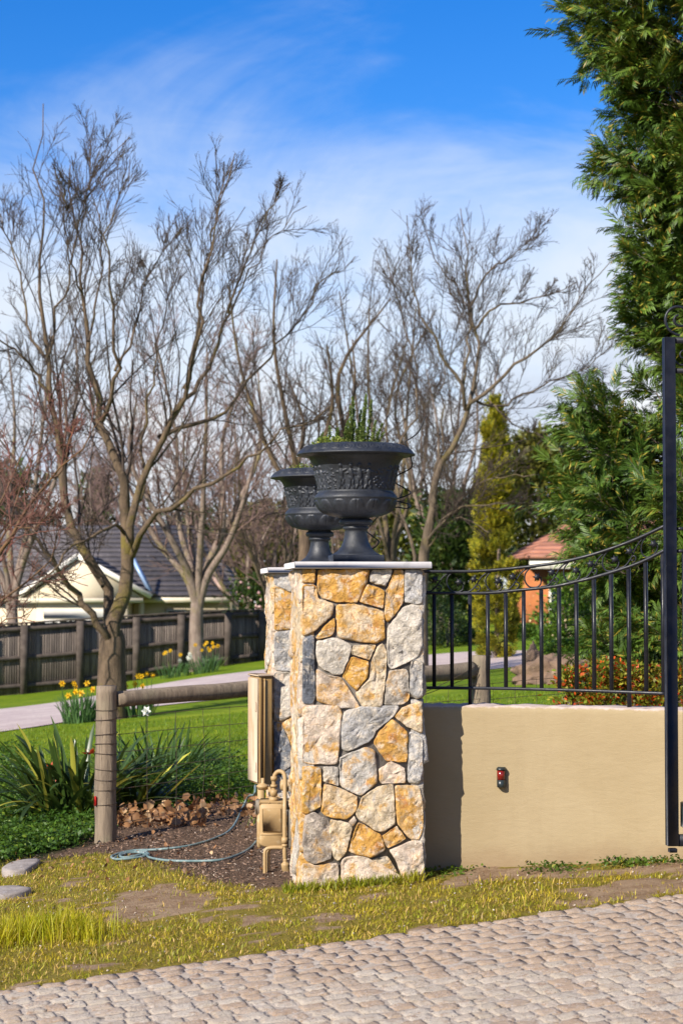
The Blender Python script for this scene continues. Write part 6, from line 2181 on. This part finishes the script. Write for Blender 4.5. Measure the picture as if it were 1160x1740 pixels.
leafmat('pink_bloom', (0.66, 0.38, 0.36), (0.74, 0.55, 0.50), trans=0.3, island=.2)
leafmat('cream_bloom', (0.72, 0.58, 0.30), (0.70, 0.62, 0.42), trans=0.3, island=.2)
# flat spray of scale leaves
def spray_template(nside=6):
    V, F = [], []
    def blade(a_, b_, w):
        a_, b_ = np.array(a_), np.array(b_)
        d = b_ - a_; n_ = np.array([-d[1], d[0], 0]); n_ /= np.linalg.norm(n_) + 1e-9
        k = len(V)
        m_ = a_ + d * .45
        V.extend([a_, m_ + n_ * w, b_, m_ - n_ * w]); F.append([k, k + 1, k + 2, k + 3])
    blade((0, 0, 0), (1, 0, -.06), .03)
    for k in range(nside):
        t = .10 + .80 * k / nside
        L = .48 * (1 - t * .62)
        for s_ in (-1, 1):
            b_ = (t + L * .80, s_ * L * .62, -.05 - .05 * (k % 2))
            blade((t, 0, -.03 * t), b_, .06)
            if k < 2:
                mx = (t + L * .38, s_ * L * .28, -.03)
                blade(mx, (mx[0] + L * .42, mx[1] + s_ * L * .10, -.07), .028)
    return np.array(V, float), np.array(F)
SPV, SPF = spray_template(3)
def plume_template(n=9):
    V, F = [], []
    def blade(a_, b_, w):
        a_, b_ = np.array(a_, float), np.array(b_, float)
        d = b_ - a_; n_ = np.array([-d[1], d[0], 0]); n_ /= np.linalg.norm(n_) + 1e-9
        k = len(V)
        m_ = a_ + d * .5
        V.extend([a_, m_ + n_ * w, b_, m_ - n_ * w]); F.append([k, k + 1, k + 2, k + 3])
    blade((0, 0, 0), (1.05, 0, -.10), .022)
    for k in range(n):
        t = .08 + .84 * k / n
        L = .42 * (1 - t * .60)
        for s_ in (-1, 1):
            t2 = t + s_ * .02
            blade((t2, 0, -.08 * t2 * t2), (t2 + L * .80, s_ * L * .55, -.08 * t2 - .10 - .06 * (k % 3)), .026)
    return np.array(V, float), np.array(F)
PLV, PLF = plume_template()
rng = np.random.default_rng(71)
CY = 15.5
cs = CY / FPX
ctx = P(1262, 1000, CY)[0]
cbase = np.array([ctx, CY, float(zg(ctx, CY))])
con = empty('cypress_tree', tuple(cbase), 0, 'large green cypress with feathery upswept sprays behind the gate', 'tree')
H = 8.2
tt = np.linspace(0, 1, 14)
tpts = np.stack([np.sin(tt * 3) * .06, np.zeros(14), tt * H], -1)
v, q = tubes(tpts[None], np.linspace(.17, .02, 14)[None], 12)
link('trunk', mesh_np('trunk', v, q, None, True), con, None, BARK2)
# outline of the crown towards the left, height -> reach, read from the photograph
prof_px = [(1200, 1000), (1140, 965), (1080, 955), (1000, 985), (960, 985), (900, 940), (850, 938), (790, 945), (740, 955), (700, 962), (660, 1035), (600, 1075), (540, 1050), (480, 1052), (430, 1056), (380, 1052), (320, 1045), (275, 1008), (230, 1055), (180, 1040), (120, 1000), (90, 985), (50, 990), (10, 948), (-60, 960), (-160, 1000), (-260, 1060), (-420, 1160), (-560, 1240)]
pz = np.array([P(1200, y, CY)[2] - cbase[2] for y, x in prof_px])
pr_ = np.array([(1262 - x - (22 if y > 685 else 68)) * cs for y, x in prof_px])
NB = 330
hz = rng.uniform(0.15, H - .1, NB)
az = rng.uniform(0, 2 * math.pi, NB)
vis_b = (np.cos(az) < 0.45) & (np.sin(az) < .75)          # most of them on the sides in view, a thinner rest behind
keep = vis_b | (rng.uniform(0, 1, NB) < .35)
hz, az = hz[keep], az[keep]
reach = np.interp(hz + .10, pz, pr_) * rng.uniform(.80, 1.04, len(hz))
# branches on the outline itself
for y, x in prof_px[1:-3]:
    for dz_ in ((0, .10, -.12, .05, -.06) if y in (90, 275, 10, 700, 740, 430, 180, 540, 850) else (0,)):
        z_ = P(1200, y, CY)[2] - cbase[2] + dz_
        hz = np.append(hz, z_); az = np.append(az, math.pi + rng.uniform(-.25, .25)); reach = np.append(reach, (1262 - x - (18 if y > 685 else 30)) * cs * rng.uniform(.90, 1.02))
NB = len(hz)
K = 10
t = np.linspace(0, 1, K)
rise = rng.uniform(.30, .62, NB) * reach
bp_ = np.stack([reach[:, None] * t * np.cos(az)[:, None], reach[:, None] * t * np.sin(az)[:, None],
                np.maximum(hz - rise, .1)[:, None] + (np.minimum(rise, hz))[:, None] * (t[None] ** 1.5)], -1)
bp_[:, 1:-1] += rng.normal(0, .02, (NB, K - 2, 3))
br = np.linspace(1, .25, K)[None] * rng.uniform(.010, .018, NB)[:, None]
v, q = tubes(bp_, br, 4)
link('branches', mesh_np('branches', v, q, None, True), con, None, BARK2)['kind'] = 'stuff'
sub, sr = children(bp_, br, 13, .28, 1.0, (.35, 1.05), (.16, .34), .22, .10, 4, .0028, .5, rng, True, tpow=.75)
v, q = tubes(sub, sr, 3)
link('branchlets', mesh_np('branchlets', v, q, None, True), con, None, BARK2)['kind'] = 'stuff'
def along(Pp, n, rng, lo=.1):
    M, Kp, _ = Pp.shape
    f = rng.uniform(lo, 1, (M, n)) * (Kp - 1)
    f[:, 0] = Kp - 1 - 1e-3
    i0 = np.clip(f.astype(int), 0, Kp - 2); w = (f - i0)[..., None]; mi = np.arange(M)[:, None]
    b_ = Pp[mi, i0] * (1 - w) + Pp[mi, i0 + 1] * w
    d = Pp[mi, i0 + 1] - Pp[mi, i0]
    d /= np.linalg.norm(d, axis=2, keepdims=True) + 1e-9
    return b_.reshape(-1, 3), d.reshape(-1, 3)
b_, d = along(sub, 5, rng)
d = d + rng.normal(0, .45, d.shape) + np.array([0, 0, .02])
b2, d2 = along(bp_, 7, rng, .55)
d2 = d2 + rng.normal(0, .25, d2.shape)
b_, d = np.vstack([b_, b2]), np.vstack([d, d2])
S = rng.uniform(.12, .27, len(b_))
v, q = scatter(PLV, PLF, b_, frames_along(d, rng=rng, roll=.6), S)
link('crown', mesh_np('crown', v, q), con, None, MATS['cypress_leaf'])
print('cypress sprays', len(b_), len(q))

def leaf_blob(name, label, cat, c, rx, ry, h, N, leaf, mat, shape='dome', bloom=None, nbloom=0, bsize=.05, stem=True, seed=1, group=None, clump=0.22, spray=False):
    """shrub or far tree: leaf clumps spread through an uneven volume, on stems"""
    rng = np.random.default_rng(seed)
    root = empty(name, tuple(c), 0, label, cat, group)
    nc = max(12, N // 70)
    az = rng.uniform(0, 2 * math.pi, nc); u = rng.uniform(0, 1, nc); rad = rng.uniform(.45, 1, nc) ** .5
    if shape == 'column':
        z = u * h; pr2 = np.interp(u, [0, .06, .3, .6, .85, 1], [.72, .95, 1, .86, .42, .03])
    elif shape == 'cone':
        z = u ** 1.2 * h; pr2 = np.interp(u ** 1.2, [0, .1, .5, 1], [.8, 1, .6, .03])
    elif shape == 'tree':
        z = h * (.22 + .78 * u); pr2 = np.interp(u, [0, .3, .7, 1], [.55, 1, .85, .25])
    else:
        z = h * u; pr2 = np.sqrt(np.clip(1 - u ** 2.2, 0, 1)) * np.interp(u, [0, .2, 1], [.88, 1, 1])
    cx, cy = rx * rad * pr2 * np.cos(az), ry * rad * pr2 * np.sin(az)
    cc_ = np.stack([cx, cy, z], -1)
    per = N // nc
    cl = clump * (rx + ry) / 2
    pos_ = np.repeat(cc_, per, 0) + rng.normal(0, 1, (nc * per, 3)) * np.array([cl, cl, cl * (1.3 if shape in ('column', 'cone') else .8)])
    pos_[:, 2] = np.clip(pos_[:, 2], .02, h * 1.05)
    d = rng.normal(0, .6, pos_.shape) + np.stack([pos_[:, 0] / rx, pos_[:, 1] / ry, np.full(len(pos_), .6 if shape != 'column' else 1.3)], -1)
    if spray:
        v, q = scatter(SPV, SPF, pos_, frames_along(d, rng=rng, roll=.8), rng.uniform(.6, 1.3, len(pos_)) * leaf)
    else:
        tv = np.array([[0, 0, 0], [.45, -.28, .08], [1, 0, 0], [.45, .28, .08]])
        v, q = scatter(tv, np.array([[0, 1, 2, 3]]), pos_, frames_along(d, rng=rng), rng.uniform(.6, 1.3, len(pos_)) * leaf)
    link('crown' if cat == 'tree' else 'foliage', mesh_np('foliage', v, q), root, None, MATS[mat])
    if bloom:
        sel = rng.integers(0, nc, nbloom)
        bp2 = cc_[sel] * (1.06, 1.06, 1.0) + rng.normal(0, cl * .9, (nbloom, 3)) + np.array([0, -ry * .12, 0])
        bp2[:, 2] = np.clip(bp2[:, 2], .05, h * 1.05)
        v, t = [], []
        o6 = np.vstack([octa, ]) * np.array([1, 1, 1.3])
        v, t = scatter(o6, of, bp2, rand_frames(nbloom, rng), rng.uniform(.6, 1.25, nbloom) * bsize)
        link('blossom', mesh_np('blossom', v, None, t, True), root, None, MATS[bloom])['kind'] = 'stuff'
    if stem:
        ns = 5
        mb = MB()
        for k in range(ns if shape not in ('column', 'cone') else 1):
            a_ = 2 * math.pi * k / ns
            top_ = np.array([math.cos(a_) * rx * .3, math.sin(a_) * ry * .3, h * .7])
            mb.tube(resample(np.array([(0, 0, -.1), top_ * (.4, .4, .5), top_]), 6), np.linspace(.05, .012, 6) * max(.5, min(3, h / 2)) * (.5 if shape == 'column' else 1), 5, False)
        mb.build('trunk' if cat == 'tree' else 'stems', BARK2, root, True)
    return root
def at(px, Y, dz=0.0):
    x = P(px, 1000, Y)[0]
    return np.array([x, Y, float(zg(x, Y)) + dz])
def m_(npx, Y): return npx * Y / FPX
leaf_blob('golden_cypress', 'slender golden green columnar cypress beside the far drive', 'tree', at(842, 35.0), m_(34, 35), m_(34, 35), P(842, 690, 35)[2] - at(842, 35)[2], 10000, .17, 'gold_leaf', 'column', seed=3, clump=.11, spray=True)
# hedge-like trees and bushes beyond
leaf_blob('evergreen_tree', 'dark evergreen tree rising behind the terracotta roof', 'tree', at(915, 66), m_(60, 66), 1.6, P(915, 748, 66)[2] - at(915, 66)[2], 7000, .26, 'olive_leaf', 'tree', seed=4, clump=.26)
leaf_blob('evergreen_tree', 'dark evergreen tree between the urn and the golden cypress', 'tree', at(775, 52), m_(58, 52), 1.3, P(775, 850, 52)[2] - at(775, 52)[2], 6500, .20, 'dark_leaf', 'tree', seed=5, clump=.26)
leaf_blob('evergreen_tree', 'olive green tree low behind the front urn', 'tree', at(668, 70), m_(70, 70), 1.8, P(668, 850, 70)[2] - at(668, 70)[2], 5500, .28, 'olive_leaf', 'tree', seed=6, clump=.26)
leaf_blob('evergreen_tree', 'dark conifer showing between the stems above the cream gable', 'tree', at(165, 82), m_(42, 82), 1.4, P(165, 815, 82)[2] - at(165, 82)[2], 5000, .32, 'dark_leaf', 'cone', seed=7, clump=.24)
leaf_blob('evergreen_tree', 'dark conifer over the grey roof at the end with the red twigs', 'tree', at(25, 80), m_(80, 80), 1.8, P(25, 808, 80)[2] - at(25, 80)[2], 6000, .32, 'dark_leaf', 'tree', seed=8, clump=.26)
leaf_blob('evergreen_tree', 'olive tree low between the grey roof and the rear urn', 'tree', at(455, 76), m_(80, 76), 2.0, P(455, 872, 76)[2] - at(455, 76)[2], 6000, .30, 'olive_leaf', 'tree', seed=9, clump=.26)
leaf_blob('evergreen_tree', 'dark tree behind the low thicket in line with the rear urn', 'tree', at(555, 84), m_(75, 84), 2.0, P(555, 862, 84)[2] - at(555, 84)[2], 6000, .32, 'dark_leaf', 'tree', seed=10, clump=.26)
leaf_blob('evergreen_tree', 'dark tree beyond the terracotta roof, beside the large cypress', 'tree', at(1040, 72), m_(90, 72), 2.0, P(1040, 800, 72)[2] - at(1040, 72)[2], 6000, .30, 'dark_leaf', 'tree', seed=11, clump=.26)
leaf_blob('evergreen_tree', 'dark tree above the far end of the grey roof', 'tree', at(330, 90), m_(85, 90), 2.2, P(330, 880, 90)[2] - at(330, 90)[2], 5000, .34, 'dark_leaf', 'tree', seed=12, clump=.26)
leaf_blob('evergreen_tree', 'dark evergreen beyond the outer end of the grey roofed house', 'tree', at(-260, 70), m_(120, 70), 2.4, P(-260, 800, 70)[2] - at(-260, 70)[2], 6000, .30, 'dark_leaf', 'tree', seed=15, clump=.26)
leaf_blob('camellia_bush', 'camellia bush with pink blooms beside the rear pillar', 'shrub', at(432, 56), m_(46, 56), .8, P(430, 985, 56)[2] - at(432, 56)[2], 3200, .13, 'dark_leaf', 'dome', 'pink_bloom', 60, .075, seed=13)
leaf_blob('blossom_bush', 'dark leaved bush with cream blossom behind the large cypress', 'shrub', at(965, 38), m_(52, 38), .6, P(965, 985, 38)[2] - at(965, 38)[2], 4000, .09, 'shrub_leaf', 'dome', 'cream_bloom', 80, .045, seed=14)
for i, (px, Y, w, top, lab) in enumerate([(760, 44, 34, 1030, 'round dark shrub behind the first fence bars'), (800, 45, 24, 1068, 'low clipped shrub at the foot of the golden cypress'), (893, 46, 26, 1064, 'clipped green ball shrub between the cypress and the brick wall'),
                                     (938, 42, 24, 1066, 'clipped green shrub in front of the orange brick'), (968, 33, 34, 1090, 'bright green low shrub above the rock mound'), (1010, 32, 30, 1085, 'green low shrub under the large cypress'), (735, 48, 40, 1000, 'dark loose shrub seen beside the front pillar')]):
    leaf_blob('shrub', lab, 'shrub', at(px, Y), m_(w, Y), m_(w, Y), P(px, top, Y)[2] - at(px, Y)[2], 2200, .07, 'shrub_leaf' if i not in (0, 6) else 'dark_leaf', 'dome', seed=20 + i, group='garden shrubs')
# nandina hedge behind the wall
ny_ = 13.4
for i, (px, w, top) in enumerate([(972, 30, 1142), (1020, 30, 1128), (1068, 30, 1134), (1112, 30, 1140), (1160, 32, 1136)]):
    labs = ['red and green bush at the open end of the low hedge', 'red and green bush second from the open end of the low hedge', 'red and green bush in the middle of the low hedge', 'red and green bush just before the gate stile', 'red and green bush seen through the gate']
    leaf_blob('nandina_bush', labs[i], 'shrub', at(px, ny_), m_(w, ny_), .22, P(px, top, ny_)[2] - at(px, ny_)[2], 3000, .036, 'nandina_leaf', 'dome', seed=30 + i, group='red-tinged hedge bushes', clump=.25)
# rock mound and stump
ROCK = simple('garden_rock', (0.20, 0.13, 0.085), (0.13, 0.085, 0.06), 3, .9, .8, 8, .05, c3=(0.28, 0.20, 0.14), scale3=8)
def rock(name, c, s, label, seed, cat='rock'):
    V, F = [], []
    nu, nv = 40, 22
    for i in range(nv + 1):
        for j in range(nu):
            th, ph = math.pi * i / nv, 2 * math.pi * j / nu
            d = Vector((math.sin(th) * math.cos(ph), math.sin(th) * math.sin(ph), math.cos(th)))
            k = 1 + .35 * mnoise.fractal(d * 1.7 + Vector((seed, 0, 0)), .8, 2.1, 6) - .10 * abs(mnoise.fractal(d * 5 + Vector((0, seed, 0)), .8, 2.1, 4))
            V.append((d.x * s[0] * k, d.y * s[1] * k, d.z * s[2] * k))
    q = [[i * nu + j, i * nu + (j + 1) % nu, (i + 1) * nu + (j + 1) % nu, (i + 1) * nu + j] for i in range(nv) for j in range(nu)]
    o = link(name, mesh_np(name, V, q, None, False), None, tuple(c), ROCK)
    prop(o, label, cat)
rock('rock', at(930, 25.5, .05), (.50, .4, .28), 'brown rock in the mound behind the hedge', 3)
rock('rock', at(985, 25.0, .05), (.45, .35, .26), 'brown rock of the mound close to the cypress foliage', 9)
rock('rock', at(905, 26.2, .10), (.16, .2, .34), 'upright brown stump-like rock at the end of the mound', 15)
